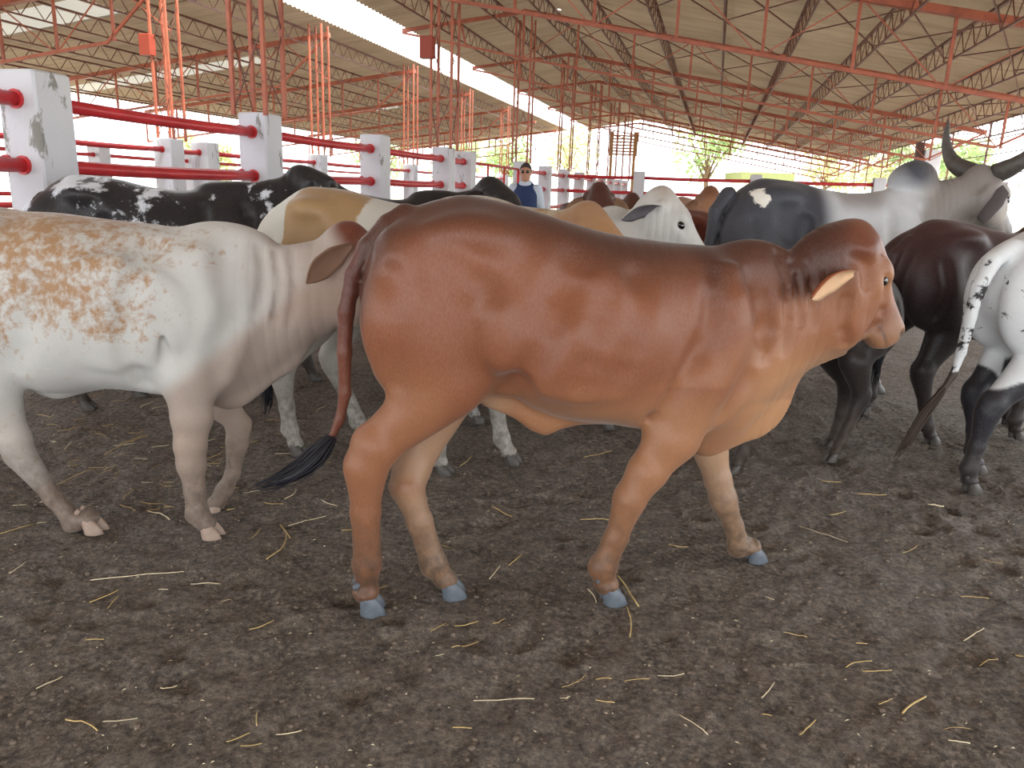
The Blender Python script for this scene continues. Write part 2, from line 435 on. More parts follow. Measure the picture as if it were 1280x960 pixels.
# ------------------------------------------------------------------ cattle
def m_gloss(name, rgb, rough=.1, spec=.6):
    m, N, L, b = newmat(name, rough, spec); b.inputs['Base Color'].default_value = (*lin(*rgb), 1); return m
M_EYE = m_gloss('wet_dark_eye', (14, 10, 12), .06, .9)
def m_hoof(name, a, b_):
    m, N, L, b = newmat(name, .45, .4); tc = N.new('ShaderNodeTexCoord')
    f = noise(N, L, tc.outputs['Object'], 30, 4); L.new(mix(N, L, f, lin(*a), lin(*b_)), b.inputs['Base Color']); bump(N, L, f, b, .3, .004); return m
M_HOOF = m_hoof('blue_grey_hoof', (62, 68, 76), (118, 126, 136)); M_HOOFP = m_hoof('pinkish_hoof', (136, 112, 98), (186, 166, 152)); M_HOOFD = m_hoof('dark_hoof', (48, 44, 42), (96, 90, 84))
M_HORN = m_hoof('dark_horn', (46, 44, 50), (104, 96, 86))
M_TUFT = m_gloss('black_tail_hair', (24, 22, 30), .45, .4)

def headframe(pos, pitch, yaw=0.0, roll=0.0):
    """rows X (towards the muzzle), Y (the animal's left), Z (out of the forehead)"""
    a, w = math.radians(pitch), math.radians(yaw)
    X = np.array([math.cos(a) * math.cos(w), math.cos(a) * math.sin(w), -math.sin(a)]); Y = np.array([-math.sin(w), math.cos(w), 0.0]); Z = np.cross(X, Y)
    r = math.radians(roll); Y, Z = Y * math.cos(r) + Z * math.sin(r), Z * math.cos(r) - Y * math.sin(r)
    return np.array(pos, float), np.array([X, Y, Z])
HT = [(-.1, -.10), (0, .0), (.15, .06), (.3, .07), (.42, .04), (.55, .012), (.7, .0), (.85, .0), (.95, .005), (1.03, -.02), (1.08, -.09)]
HB = [(-.1, -.55), (0, -.62), (.15, -.68), (.3, -.66), (.42, -.62), (.55, -.55), (.7, -.46), (.85, -.41), (.95, -.40), (1.03, -.375), (1.08, -.30)]
HW = [(-.1, .20), (0, .25), (.15, .265), (.3, .265), (.42, .24), (.55, .2), (.7, .165), (.85, .165), (.95, .175), (1.03, .16), (1.08, .11)]
def head(v, o, R, L, big=1.0):
    sc = lambda t, m=1.0: [(a * L, b * L * m) for a, b in t]
    v.loft((-.1 * L, 1.08 * L), sc(HT), sc(HB), sc(HW, big), p=2.5, k=.05, o=o, R=R, bottom=.12)
    P = lambda x, y, z: o + R.T @ np.array([x, y, z]) * L
    v.ell(P(-.06, 0, -.16), (.2 * L, .17 * L, .2 * L), k=.05)
    for s in (-1, 1):
        v.ell(P(.30, .20 * s, -.07), (.12 * L, .06 * L, .07 * L), R, k=.05)        # brow
        v.ell(P(.36, .262 * s, -.135), (.068 * L, .035 * L, .05 * L), R, k=.016, sub=True)  # socket
        v.ell(P(.38, .225 * s, -.215), (.12 * L, .03 * L, .03 * L), R, k=.04)      # lower lid, cheekbone
        v.ell(P(.28, .20 * s, -.40), (.22 * L, .07 * L, .2 * L), R, k=.05)        # jaw muscle
        v.ell(P(1.02, .115 * s, -.08), (.045 * L, .03 * L, .03 * L), R, k=.012, sub=True)  # nostril
        v.ell(P(.93, .175 * s, -.27), (.17 * L, .022 * L, .012 * L), R, k=.012, sub=True)  # mouth line
        v.ell(P(.0, .22 * s, -.2), (.08 * L, .08 * L, .08 * L), R, k=.03)         # ear base
def put(o, M):
    o.matrix_local = M; return o
def frame_m(pos, X, Y, Z, s=1.0):
    return Matrix(((X[0] * s, Y[0] * s, Z[0] * s, pos[0]), (X[1] * s, Y[1] * s, Z[1] * s, pos[1]), (X[2] * s, Y[2] * s, Z[2] * s, pos[2]), (0, 0, 0, 1)))
_eye = None
def eyes(parent, o, R, L, EY=.222):
    P = lambda x, y, z: o + R.T @ np.array([x, y, z]) * L
    for s in (-1, 1):
        V = []; Fc = []; n, mm = 16, 10
        for i in range(mm + 1):
            for j in range(n):
                a, b = PI * i / mm, 2 * PI * j / n; V.append((math.sin(a) * math.cos(b) * 1.15, math.cos(a), math.sin(a) * math.sin(b)))
        for i in range(mm):
            for j in range(n): Fc.append((i * n + j, i * n + (j + 1) % n, (i + 1) * n + (j + 1) % n, (i + 1) * n + j))
        e = mesh_obj('eye', V, Fc, M_EYE, parent, True); put(e, frame_m(P(.36, EY * s, -.135), R[0], R[1], R[2], .060 * L))
def ear(parent, root, tip, face, w, mat_out, mat_in, side, fold=.35):
    """a leaf shaped cupped ear from root to tip; face = direction the opening looks"""
    root = np.array(root, float); tip = np.array(tip, float); d = tip - root; L = np.linalg.norm(d); d /= L
    f = np.array(face, float); f -= d * f.dot(d); f /= np.linalg.norm(f); wv = np.cross(d, f)
    prof = curve([0, .12, .35, .6, .82, 1.0], [.28, .55, .95, .95, .6, .04])
    n, m = 16, 9
    def sheet(off):
        V = []
        for i in range(n + 1):
            t = i / n; hw = prof(t) * w / 2
            for j in range(m):
                u = j / (m - 1) * 2 - 1
                cup = fold * hw * (u * u) * (1.25 - .5 * t) + .1 * hw * math.sin(4 * t + u) 
                V.append(root + d * (t * L) + wv * (u * hw * (1 - .12 * (1 - t))) + f * (cup - .12 * L * math.sin(PI * t) + off))
        return V
    q = lambda b: [(b + i * m + j, b + i * m + j + 1, b + (i + 1) * m + j + 1, b + (i + 1) * m + j) for i in range(n) for j in range(m - 1)]
    A = sheet(0); B = sheet(-.007)
    e = MB(); e.add(B + A, q(0) + [tuple(reversed(x)) for x in q((n + 1) * m)] + [(i * m, (i + 1) * m, (n + 1) * m + (i + 1) * m, (n + 1) * m + i * m) for i in range(n)] + [((i + 1) * m + m - 1, i * m + m - 1, (n + 1) * m + i * m + m - 1, (n + 1) * m + (i + 1) * m + m - 1) for i in range(n)])
    o = e.build('ear', mat_out, parent, True); o.data.materials.append(mat_in)
    for k, p in enumerate(o.data.polygons):
        if n * (m - 1) <= k < 2 * n * (m - 1): p.material_index = 1
    return o
def hoof(parent, x, y, z, yaw, pitch, s, mat):
    """cloven hoof: two claws and two dew claws; (x, y, z) is the middle of the coronet"""
    mb = MB(); n = 12
    for sd in (-1, 1):
        V = []; rings = [(0.020, -.012, .036, .026, 0), (.0, 0, .064, .038, 0), (-.022, .010, .080, .042, 0), (-.048, .017, .092, .045, 0), (-.052, .017, .088, .042, 0)]
        for (zz, cx, ln, wd, _) in rings:
            for k in range(n):
                a = 2 * PI * k / n; c, q = math.cos(a), math.sin(a)
                xx = cx + ln / 2 * (c if c > 0 else c * .75) * (1 - .12 * abs(q)); yy = sd * .024 + wd / 2 * q * (1 - .25 * max(c, 0))
                V.append((xx, yy, zz))
        Fc = [tuple(range(n)), tuple(range(5 * n - 1, 4 * n - 1, -1))]
        for i in range(4):
            for k in range(n): Fc.append((i * n + (k + 1) % n, i * n + k, (i + 1) * n + k, (i + 1) * n + (k + 1) % n))
        mb.add(V, Fc)
        mb.tube([(-.03, sd * .018, .05), (-.04, sd * .02, .036), (-.043, sd * .02, .028)], [.008, .010, .004], 8)
    o = mb.build('hoof', mat, parent, True)
    o.matrix_local = Matrix.Translation((x, y, z)) @ Matrix.Rotation(yaw, 4, 'Z') @ Matrix.Rotation(pitch, 4, 'Y') @ Matrix.Scale(s, 4)
    return o
def tuft(parent, P, R, n=46, mat=None, spread=1.0, seed=1):
    rd = random.Random(seed); mb = MB(); P = [np.array(p, float) for p in P]; m = len(P)
    xs = np.linspace(0, 1, m); C = [curve(xs, [p[k] for p in P]) for k in range(3)]; Rr = curve(xs, R)
    mb.tube([np.array([C[k](t) for k in range(3)]) for t in np.linspace(0, .8, 10)], [float(Rr(t)) * .75 * (1 if t < .6 else 1 - (t - .6) * 3.5) + .002 for t in np.linspace(0, .8, 10)], 8)
    for i in range(n):
        a = rd.random() * 2 * PI; q = math.sqrt(rd.random()); t1 = .65 + .35 * rd.random(); ph = rd.random() * 6; off = np.array([math.cos(a) * q, math.sin(a) * q, rd.uniform(-1, 1) * q])
        pts = []; 
        for t in np.linspace(0, t1, 9):
            c = np.array([C[k](t) for k in range(3)]); pts.append(c + off * float(Rr(t)) * spread + np.array([0, 1, 1]) * .004 * math.sin(ph + 7 * t))
        mb.tube(pts, [.0035 * (1 - .8 * j / 8) + .0006 for j in range(9)], 4, False)
    return mb.build('tail_tuft', mat or M_TUFT, parent, True)

def leg_parts(v, parent, J, hoofmat, hs=1.0, hyaw=0.0, kk=.05, sq=.8):
    """J: joints (x, y, z, r) hip to fetlock, last = coronet (x, y, z, pitch)"""
    up = [j for j in J[:-1]]; c = J[-1]
    n = len(up)
    v.chain(up[:3], k=kk, sq=sq)
    v.chain(up[2:] + [(c[0], c[1], c[2] + .005, .031 * hs)], k=.02, sq=.95, ki=.02)
    f = up[-1]
    v.ell((f[0] - .02 * hs, f[1], f[2] - .01), (.022 * hs, .03 * hs, .028 * hs), k=.02)
    v.ell((c[0] - .002, c[1], c[2] + .008), (.040 * hs, .044 * hs, .026 * hs), k=.02)
    hoof(parent, c[0] + .004, c[1], c[2] - .002, hyaw, c[3], hs, hoofmat)

# template animal, hip height about 1.35, rump at x = 0, poll near x = 1.5
TOP = [(-.02, 1.02), (.0, 1.12), (.05, 1.21), (.12, 1.29), (.24, 1.345), (.4, 1.335), (.6, 1.295), (.8, 1.275), (.95, 1.285), (1.1, 1.30), (1.22, 1.27), (1.34, 1.22)]
BOT = [(-.02, .98), (.0, .92), (.06, .84), (.15, .76), (.3, .72), (.42, .70), (.55, .655), (.75, .60), (.95, .575), (1.1, .58), (1.22, .68), (1.34, .84)]
HWD = [(-.02, .02), (.0, .07), (.06, .14), (.14, .19), (.28, .22), (.45, .245), (.65, .28), (.85, .275), (1.0, .235), (1.15, .19), (1.34, .12)]
def template(name, label, cat, loc, heading, coat, mat, s=1.0, res=.015, hump=.09, poll=(1.58, 0, 1.32), hp=50, hyaw=0, hroll=0, HL=.42, steps=(0, .1, -.1, .12), hoofmat=None,
             ears=True, earmats=None, earw=.13, earl=.24, horns=False, tail=True, group=None, fat=1.0, tailpts=None, tuftmat=None, ear_drop=.5, headbig=1.0, lift=None, humpx=1.06, humpw=.075, ear_back=.3, side_detail=True, belly=0.0):
    hoofmat = hoofmat or M_HOOFD
    root = empty(name, (loc[0], loc[1], 0), math.radians(heading)); tag(root, label, cat, group)
    px, py, pz = poll
    ymax = max(.45, abs(py) + .35)
    v = Vol((-.45 * s, -ymax * s, .0), (max(2.05, px + .45) * s, ymax * s, 1.9 * s), res)
    k = lambda T, m=1.0: [(a * s, b * s * m) for a, b in T]
    BT = [(q[0], q[1] + belly * (q[1] < .8)) for q in BOT]
    v.loft((-.02 * s, 1.34 * s), k(TOP), k(BT), k(HWD, fat), p=2.25, k=.04, bottom=.08)
    o, R = headframe((px * s, py * s, pz * s), hp, hyaw, hroll); L = HL * s
    hb = o + R.T @ np.array([.05, 0, -.34]) * L
    for P in ([(1.08 * s, 0, 1.05 * s, .235 * s), (1.3 * s, py * s * .35, (1.0 * s + hb[2]) / 2 + .02, .19 * s), (hb[0], hb[1], hb[2], .135 * s)],):
        v.chain(P, k=.08 * s, sq=.62)
    v.chain([(1.2 * s, 0, .68 * s, .09 * s), (1.42 * s, py * s * .5, .84 * s, .06 * s), (hb[0] - .02, hb[1], hb[2] - .16 * s, .05 * s)], k=.08 * s, sq=.45)   # dewlap
    if 0 < hump < .15: v.ell((humpx * s, 0, 1.29 * s), (.17 * s, humpw * s, hump * s), k=.05 * s)
    elif hump: v.ell((humpx * s, 0, 1.335 * s), (.135 * s, humpw * s, hump * s), k=.035 * s); v.ell(((humpx - .05) * s, 0, 1.36 * s), (.11 * s, humpw * s, .09 * s), k=.03 * s)
    for sd in (-1, 1):
        v.ell((.30 * s, .165 * sd * s, 1.24 * s), (.11 * s, .06 * s, .05 * s), k=.07 * s)       # hook bone
        v.ell((.17 * s, .12 * sd * s, .98 * s), (.2 * s, .11 * s, .27 * s), k=.06 * s)          # haunch
        v.ell((1.06 * s, .14 * sd * s, .92 * s), (.15 * s, .08 * s, .27 * s), k=.06 * s)        # shoulder
        v.ell((.36 * s, .24 * sd * s, 1.08 * s), (.09 * s, .03 * s, .1 * s), k=.05 * s, sub=True)  # flank hollow
    for i, (sx, sd) in enumerate(((0, -1), (0, 1), (1, -1), (1, 1))):
        st = steps[i]; y = .13 * sd * s; up = (lift or {}).get(i, 0)
        q = lambda x, z, r: ((x + st * max(0, .85 - z) / .85) * s, y, (z + up) * s, r * s)
        if sx == 0: J = [q(.18, .95, .16), q(.30, .72, .12), q(.13, .47, .068), q(.125, .43, .06), q(.16, .25, .038), q(.18, .13, .042)]; c = q(.215, .06, 0)
        else: J = [q(1.06, .82, .13), q(1.03, .66, .085), q(1.04, .5, .062), q(1.05, .38, .053), q(1.045, .24, .036), q(1.045, .13, .041)]; c = q(1.075, .06, 0)
        if up: c = (c[0] - .05 * s, c[1], c[2] + .0, .6)
        else: c = (c[0], c[1], .052 * s, 0.0)
        leg_parts(v, root, J + [c], hoofmat, s)
    if side_detail:
        for sd in (-1, 1):
            kk = lambda *p: [(a * s, b_ * s) for a, b_ in p]
            v.groove(kk((.42, 1.1), (.40, .95), (.36, .8)), .05 * s, .016, sd); v.groove(kk((.93, 1.2), (.94, 1.0), (.96, .8)), .045 * s, .014, sd)
            v.groove(kk((1.17, 1.2), (1.2, 1.0), (1.16, .8)), .04 * s, .012, sd); v.groove(kk((.12, 1.1), (.13, .95), (.12, .8)), .03 * s, .008, sd)
    tp = tailpts or [(.06, 0, 1.21, .035), (-.025, 0, 1.13, .033), (-.06, 0, .97, .026), (-.065, .01, .7, .02), (-.07, .01, .52, .016)]
    tp = [(a * s, b * s, c * s, max(d * s, res * .9)) for a, b, c, d in tp]
    v.chain(tp, k=.03)
    head(v, o, R, L, headbig)
    info = dict(o=o, R=R, L=L, s=s)
    skin('body', v, mat, root, lambda V: coat(V, info))
    eyes(root, o, R, L)
    a = np.array(tp[-1][:3]); b = np.array(tp[-2][:3]); d = (a - b) / np.linalg.norm(a - b)
    tuft(root, [a - d * .04, a + d * .12 * s, a + d * .24 * s + np.array([0, 0, -.03]), a + d * .33 * s + np.array([-.02, 0, -.07])], [.016, .03 * s, .03 * s, .01], 30, tuftmat)
    if ears:
        mo, mi = earmats
        for sd in (-1, 1):
            r = o + R.T @ np.array([.02, .24 * sd, -.2]) * L
            dr = R.T @ np.array([-.25, sd * 1.0, -.1]); dr[2] -= ear_drop; dr[0] -= ear_back; dr /= np.linalg.norm(dr)
            ear(root, r, r + dr * earl * s, R[0] * .6 + R[2] * .2 + np.array([0, sd * .3, -.25]), earw * s, mo, mi, sd)
    if horns: horns(root, o, R, L)
    return root, info

def base_coat(c, V, info, dark=None, light=None, mudh=.35, mudc=1.0):
    s = info['s']; x, y, z = V[:, 0] / s, V[:, 1] / s, V[:, 2] / s
    rgb = np.tile(np.array(lin(*c)), (len(V), 1))
    n = vnoise(V, 3.0)[:, None]; rgb = rgb * (.88 + .24 * n)
    def bl(w, col):
        w = np.clip(w, 0, 1)[:, None]; rgb[:] = rgb * (1 - w) + np.array(lin(*col)) * w
    mud = S(mudh + .12, mudh - .15, z + .12 * (vnoise(V, 9) - .5)) * mudc * .8
    mud = np.where(z < .8, mud, 0)
    return rgb, bl, np.zeros(len(V)), mud, np.zeros(len(V)), x, y, z
def headcoord(V, info): return (V - info['o']) @ info['R'].T / info['L']
def neck_wrk(x, z, a=1.12, b=1.5): return S(a, a + .12, x) * S(b + .12, b - .02, x) * .4
# ------------------------------------------------------------------ the setting: ground and roof
def axis(vals):
    out = [vals[0][0]]
    for a, b, st in vals:
        while out[-1] < b - 1e-6: out.append(out[-1] + st)
    return np.array(out)
def make_ground():
    xs = axis([(-60, -8, 4), (-8, -2.6, .09), (-2.6, 2.8, .018), (2.8, 7, .07), (7, 60, 4)]); ys = axis([(-6, .6, .5), (.6, 4.6, .018), (4.6, 9, .07), (9, 20, .6), (20, 90, 5)])
    X, Y = np.meshgrid(xs, ys, indexing='ij'); P = np.stack([X.ravel(), Y.ravel(), np.zeros(X.size)], 1)
    z = .022 * (vnoise(P, 2.2) - .5) + .016 * (vnoise(P + 9, 7) - .5) + .014 * (vnoise(P + 5, 19) - .5) + .007 * (vnoise(P + 3, 43) - .5)
    rd = np.random.RandomState(5)
    for i in range(150):      # hoof prints
        cx, cy = rd.uniform(-2.5, 3.2), rd.uniform(1.0, 4.6); a = rd.rand() * 6.28; dx = P[:, 0] - cx; dy = P[:, 1] - cy
        u = dx * math.cos(a) + dy * math.sin(a); w = -dx * math.sin(a) + dy * math.cos(a); q = (u / .06) ** 2 + (w / .045) ** 2
        z += -.012 * np.exp(-q ** 1.5) + .006 * np.exp(-(np.sqrt(q) - 1.35) ** 2 * 9)
    P[:, 2] = z - .006
    n, m = X.shape; I = np.arange(n * m).reshape(n, m)
    Q = np.stack([I[:-1, :-1], I[1:, :-1], I[1:, 1:], I[:-1, 1:]], -1).reshape(-1, 4)
    me = bpy.data.meshes.new('floor'); me.vertices.add(len(P)); me.vertices.foreach_set('co', P.astype(np.float32).ravel())
    me.loops.add(Q.size); me.loops.foreach_set('vertex_index', Q.ravel().astype(np.int32)); me.polygons.add(len(Q))
    me.polygons.foreach_set('loop_start', np.arange(0, Q.size, 4, dtype=np.int32)); me.polygons.foreach_set('loop_total', np.full(len(Q), 4, np.int32))
    me.polygons.foreach_set('use_smooth', np.ones(len(Q), bool)); me.update(calc_edges=True)
    cx, cy = P[:, 0], P[:, 1]; lat = cx * BY - cy * BX; al = cx * BX + cy * BY
    fc = Q[:, 0]; me.materials.append(M_SOIL); me.materials.append(M_SAND)
    me.polygons.foreach_set('material_index', ((np.abs(lat[fc] + 6) > 14.5) | (al[fc] > 40)).astype(np.int32)); 
    o = bpy.data.objects.new('floor', me); COL.objects.link(o); tag(o, kind='structure', label='trampled brown soil floor of the cattle shed')
    return z, xs, ys
_gz, _gx, _gy = make_ground(); _gz = (_gz - .006).reshape(len(_gx), len(_gy))
def gh(x, y): return float(_gz[min(np.searchsorted(_gx, x), len(_gx) - 1), min(np.searchsorted(_gy, y), len(_gy) - 1)])

PK = -4.35                       # lateral position of the roof's high line
Z_PK = CAM_H + 3.97              # sheet height there
RS, LS = .177, .13              # slopes
R_L, R_R = -7.15, 6.5             # right-hand roof: gap edge to eave
L_R, L_L = -8.75, -18.1          # left-hand roof
Z_LR = CAM_H + 3.5
A0, A1 = -9.0, 44.0
zR = lambda lat: Z_PK - RS * abs(lat - PK)
zL = lambda lat: Z_LR - LS * (L_R - lat)
def corrugated(name, l0, l1, zf, a0, a1, mat, label):
    """sheets with ridges running down the slope; local X across, Y along the barn"""
    cols = sorted(set([l0, l1] + [q for q in (PK,) if l0 < q < l1] + list(np.arange(math.ceil(l0), l1, 2.4))))
    st = .044; ys = np.arange(a0, a1 + st, st); V = []
    for c in cols:
        for i, y in enumerate(ys): V.append((c, y, zf(c) + .02 * math.sin(2 * PI * y / .176)))
    n = len(ys); Fc = [(i * n + j, i * n + j + 1, (i + 1) * n + j + 1, (i + 1) * n + j) for i in range(len(cols) - 1) for j in range(n - 1)]
    o = mesh_obj(name, V, Fc, mat, None, True, (0, 0, 0), BROT); tag(o, label, kind='structure'); return o
corrugated('ceiling', R_L, R_R, zR, A0, A1, M_SHEET, 'underside of the corrugated roof over the herd')
SKY = [(12.6, 13.8), (18.5, 19.4), (29.0, 29.6)]
a = A0
for i, (s0, s1) in enumerate(SKY + [(46, 46)]):
    corrugated('ceiling', L_L, L_R, zL, a, min(s0, 46), M_SHEET, 'underside of the far corrugated roof beyond the open gap'); a = s1
for (s0, s1), e in zip(SKY, (-11.6, -11.8, -12.2)):
    corrugated('ceiling', L_L, e, zL, s0, s1, M_SKYL, 'strip of translucent roof sheet letting daylight in')
    corrugated('ceiling', e, L_R, zL, s0, s1, M_SHEET, 'roof sheets between the translucent strip and the open gap')
# ragged far end, and a torn piece of roof hanging beyond it
def torn():
    mb = MB(); x0 = at_y(762, 192, 42); x1 = at_y(797, 170, 42)
    for i in range(7):
        z = x0[2] + (x1[2] - x0[2]) * i / 6; mb.box((x0[0], 41.95, z - .06), (x1[0], 42.0, z + .02))
    for i in range(5):
        x = x0[0] + (x1[0] - x0[0]) * i / 4; mb.bar((x, 42.04, x0[2] - .1), (x, 42.04, x1[2] + .2), .07)
    for x in (x0[0] + .1, x1[0] - .1): mb.bar((x, 42.1, 0), (x, 42.1, x1[2] + .2), .14)
    tag(mb.build('slatted_panel', simple('weathered_board', (170, 130, 92), .8)), 'brown slatted panel standing beyond the far end of the shed', 'panel')
torn()

FR = [1.4, 6.6, 11.9, 17.2, 22.4, 27.6, 32.8, 38.0, 43.2]
TD = .92     # truss depth
def truss(name, l0, l1, zf, along, label, group, step=1.17, peak=False):
    r = empty(name, (0, 0, 0), BROT); tag(r, label, 'truss', group)
    r.location = barn(0, along)
    P = lambda l, dz=0: (l, 0, zf(l) - .26 + dz)
    ks = [l0] + ([PK] if l0 < PK < l1 else []) + [l1]
    t = MB(); b = MB()
    for i in range(len(ks) - 1):
        for q in (-.035, .035): t.bar(tuple(np.add(P(ks[i]), (0, q, 0))), tuple(np.add(P(ks[i + 1]), (0, q, 0))), .06, .1)
        a0, a1 = (ks[i], ks[i + 1])
        b.bar(P(a0 + (0 if i else .0), -TD), P(a1 - (1.3 if i == len(ks) - 2 else 0), -TD), .05, .05)
    t.build('top_chord', M_STEEL, r); b.build('bottom_chord', M_STEEL, r)
    n = max(3, int(round((l1 - l0) / step))); w = MB()
    for i in range(n + 1):
        l = l0 + (l1 - l0) * i / n
        if i < n: w.bar(P(l), P(l, -TD), .042, .042)
        else: w.bar(P(l), P(l - 1.3, -TD), .042, .042)
        if i < n and i % 2 == 0: w.bar(P(l, -TD), P(l + (l1 - l0) / n), .018)
        elif i < n: w.bar(P(l), P(l + (l1 - l0) / n * .95, -TD), .018)
    w.build('web_bars', M_STEEL, r)
    return r
ordn = ['overhead', 'first', 'second', 'third', 'fourth', 'fifth', 'sixth', 'seventh', 'eighth']
for i, a in enumerate(FR):
    truss('roof_truss', PK, R_R - .1, zR, a, f'red steel truss of the roof over the herd, {ordn[i]} along the shed', 'trusses of the roof over the herd')
    truss('roof_truss', L_L + .1, L_R, zL, a - .4, f'red steel truss of the roof beyond the open gap, {ordn[i]} along the shed', 'trusses of the roof beyond the gap')
for i, a in enumerate(FR):      # short rafters carrying the overhang between the columns and the open gap
    mb = MB(); mb.bar((PK, 0, zR(PK) - .26), (R_L, 0, zR(R_L) - .1), .06, .08); mb.bar((PK, 0, zR(PK) - .26 - TD), (R_L, 0, zR(R_L) - .14), .045); mb.bar(((PK + R_L) / 2, 0, zR(PK) - .5), ((PK + R_L) / 2 + .1, 0, zR(PK) - .95), .035)
    tag(mb.build('overhang_rafter', M_STEEL, None, loc=barn(0, a), rz=BROT), f'red bracket rafter under the roof edge at the open gap, {ordn[i]} along the shed', 'rafter', 'bracket rafters at the open gap')
def joist(l, zf, a0, a1, label, group, dep=.36):
    r = empty('roof_joist', barn(l, 0), BROT); tag(r, label, 'joist', group); z = zf(l) - .04
    c = MB(); c.bar((0, a0, z - .02), (0, a1, z - .02), .05, .04); c.bar((0, a0, z - dep), (0, a1, z - dep), .03, .03); c.build('chords', M_STEEL_D, r)
    w = MB(); n = int((a1 - a0) / .26)
    for i in range(n):
        y = a0 + (a1 - a0) * i / n; y2 = a0 + (a1 - a0) * (i + 1) / n
        w.bar((0, y, z - (.02 if i % 2 else dep)), (0, y2, z - (dep if i % 2 else .02)), .012)
    w.build('lattice', M_STEEL_D, r)
JR = [-6.0, -4.85, -3.75, -2.6, -1.4, -.15, 1.08, 2.25, 3.35, 4.4, 5.4, 6.35]
for i, l in enumerate(JR): joist(l, zR, A0, A1, f'open web steel joist over the herd, number {i + 1} in from the gap', 'joists of the roof over the herd', .36)
for i, l in enumerate(np.arange(L_R - .6, L_L, -1.4)): joist(l, zL, A0, A1, f'open web steel joist of the far roof, number {i + 1} out from the open gap', 'joists of the roof beyond the gap', .32)
# thin cross bracing in every bay
for i in range(1, len(FR) - 1):
    mb = MB()
    for j in range(2, len(JR) - 1, 1):
        l0, l1 = JR[j], JR[j + 1]
        z0, z1 = zR(l0) - .3, zR(l1) - .3
        mb.bar((l0, FR[i], z0), (l1, (FR[i] + FR[i + 1]) / 2, z1), .018); mb.bar((l1, FR[i], z1), (l0, (FR[i] + FR[i + 1]) / 2, z0), .018)
        if j % 2: mb.bar((l0, (FR[i] + FR[i + 1]) / 2, z0), (l1, FR[i + 1], z1), .018)
    tag(mb.build('bracing_rods', M_STEEL_D, None, loc=barn(0, 0), rz=BROT), f'thin crossed bracing rods in the roof, {ordn[i]} bay along the shed', 'bracing', 'bracing rods under the roof')
# eave wires with insulators at the open side
mb = MB()
for z in (0.0, -.35, -.8): mb.bar((R_R - .3, 8, zR(R_R) - .5 + z), (R_R - .3, 43, zR(R_R) - .5 + z), .02)
for y in np.arange(9, 43, 3.1): mb.bar((R_R - .3, y, zR(R_R) - .05), (R_R - .3, y, zR(R_R) - 1.5), .04)
tag(mb.build('eave_wires', M_STEEL_D, None, loc=(0, 0, 0), rz=BROT), 'wires on thin hangers along the open eave behind the bull', 'wire')

# ------------------------------------------------------------------ fences: whitewashed pillars and red pipes
def pillar(lat, along, top, w, label, group, column=0.0, tall=None):
    r = mesh_obj('concrete_pillar', *(lambda m: (m.V, m.F))(MB().bbox((-w / 2, -w / 2, -.05), (w / 2, w / 2, top), .014)), M_WHITE, None, False, barn(lat, along), BROT)
    # break the edges up a little
    return tag(r, label, 'pillar', group)
def pipe_rail(lat, a0, a1, z, label, group, r=.042, horizontal=None, sag=.012):
    """pipe from one pillar into the next, with the collar where it enters the near face"""
    L = a1 - a0
    m = MB(); m.tube([(0, t * L, z - sag * math.sin(PI * t)) for t in np.linspace(0, 1, 7)], r, 12)
    o = m.build('pipe_rail', M_PIPE, None, True, barn(lat, a0), BROT if horizontal is None else horizontal); tag(o, label, 'rail', group)
    c = MB(); c.tube([(0, L - .018, z), (0, L + .004, z)], r * 1.35, 12); c.build('end_collar', M_PIPE, o)
    return o
def column(lat, along, z0, z1, label, group, w=.34, plate=False, box=False):
    r = empty('lattice_column', barn(lat, along, 0), BROT); tag(r, label, 'column', group)
    p = MB()
    for x in (-w / 2, w / 2):
        for y in (-w / 2, w / 2): p.bar((x, y, z0 - .03), (x, y, z1), .036)
    p.build('corner_posts', M_STEEL, r)
    q = MB(); n = int((z1 - z0) / .62)
    for i in range(n):
        a, b = z0 + (z1 - z0) * i / n, z0 + (z1 - z0) * (i + 1) / n
        for (x0, y0, x1, y1) in ((-1, -1, 1, -1), (1, 1, -1, 1), (-1, 1, -1, -1), (1, -1, 1, 1)):
            if i % 2: x0, y0, x1, y1 = x1, y1, x0, y0
            q.bar((x0 * w / 2, y0 * w / 2, a), (x1 * w / 2, y1 * w / 2, b), .010)
    q.build('lacing', M_STEEL_D, r)
    if box: MB().bbox((-w / 2 - .16, -w / 2 - .1, box), (-w / 2 + .06, -w / 2 + .04, box + .32)).build('switch_box', simple('switch_box_paint', (150, 66, 48), .5), r)
    return r
PT = CAM_H + .635; HR = [CAM_H + .455, CAM_H + .05, CAM_H - .40, CAM_H - .85]
def fence(name, lat, alongs, w, top, rails, r=.042, skip=(), double=True, tops={}):
    for i, a in enumerate(alongs):
        pillar(lat, a, top, w, f'whitewashed concrete pillar of the {name}, {ORD[i]} along it', f'pillars of the {name}')
    for i in range(len(alongs) - 1):
        if i in skip: continue
        for k, z in enumerate(rails):
            pipe_rail(lat, alongs[i] + w / 2, alongs[i + 1] - w / 2, z, f'red pipe rail of the {name}, {["top", "second", "third", "lowest"][k]} one in its {ORD[i]} bay', f'pipe rails of the {name}', r)
            if double and k < 2: pipe_rail(lat - .13, alongs[i] + w / 2, alongs[i + 1] - w / 2, z + .022, f'thinner red pipe behind the {["top", "second"][k]} rail of the {name}, {ORD[i]} bay', f'pipe rails of the {name}', r * .7)
ORD = ['first', 'second', 'third', 'fourth', 'fifth', 'sixth', 'seventh', 'eighth', 'ninth', 'tenth', 'eleventh', 'twelfth', 'thirteenth', 'fourteenth', 'fifteenth', 'sixteenth', 'seventeenth']
F1 = [1.65, 4.3, 6.9, 9.55, 12.2, 13.35, 17.4, 20.0, 22.6, 25.2, 27.8, 30.4, 33.0, 35.6, 38.2]
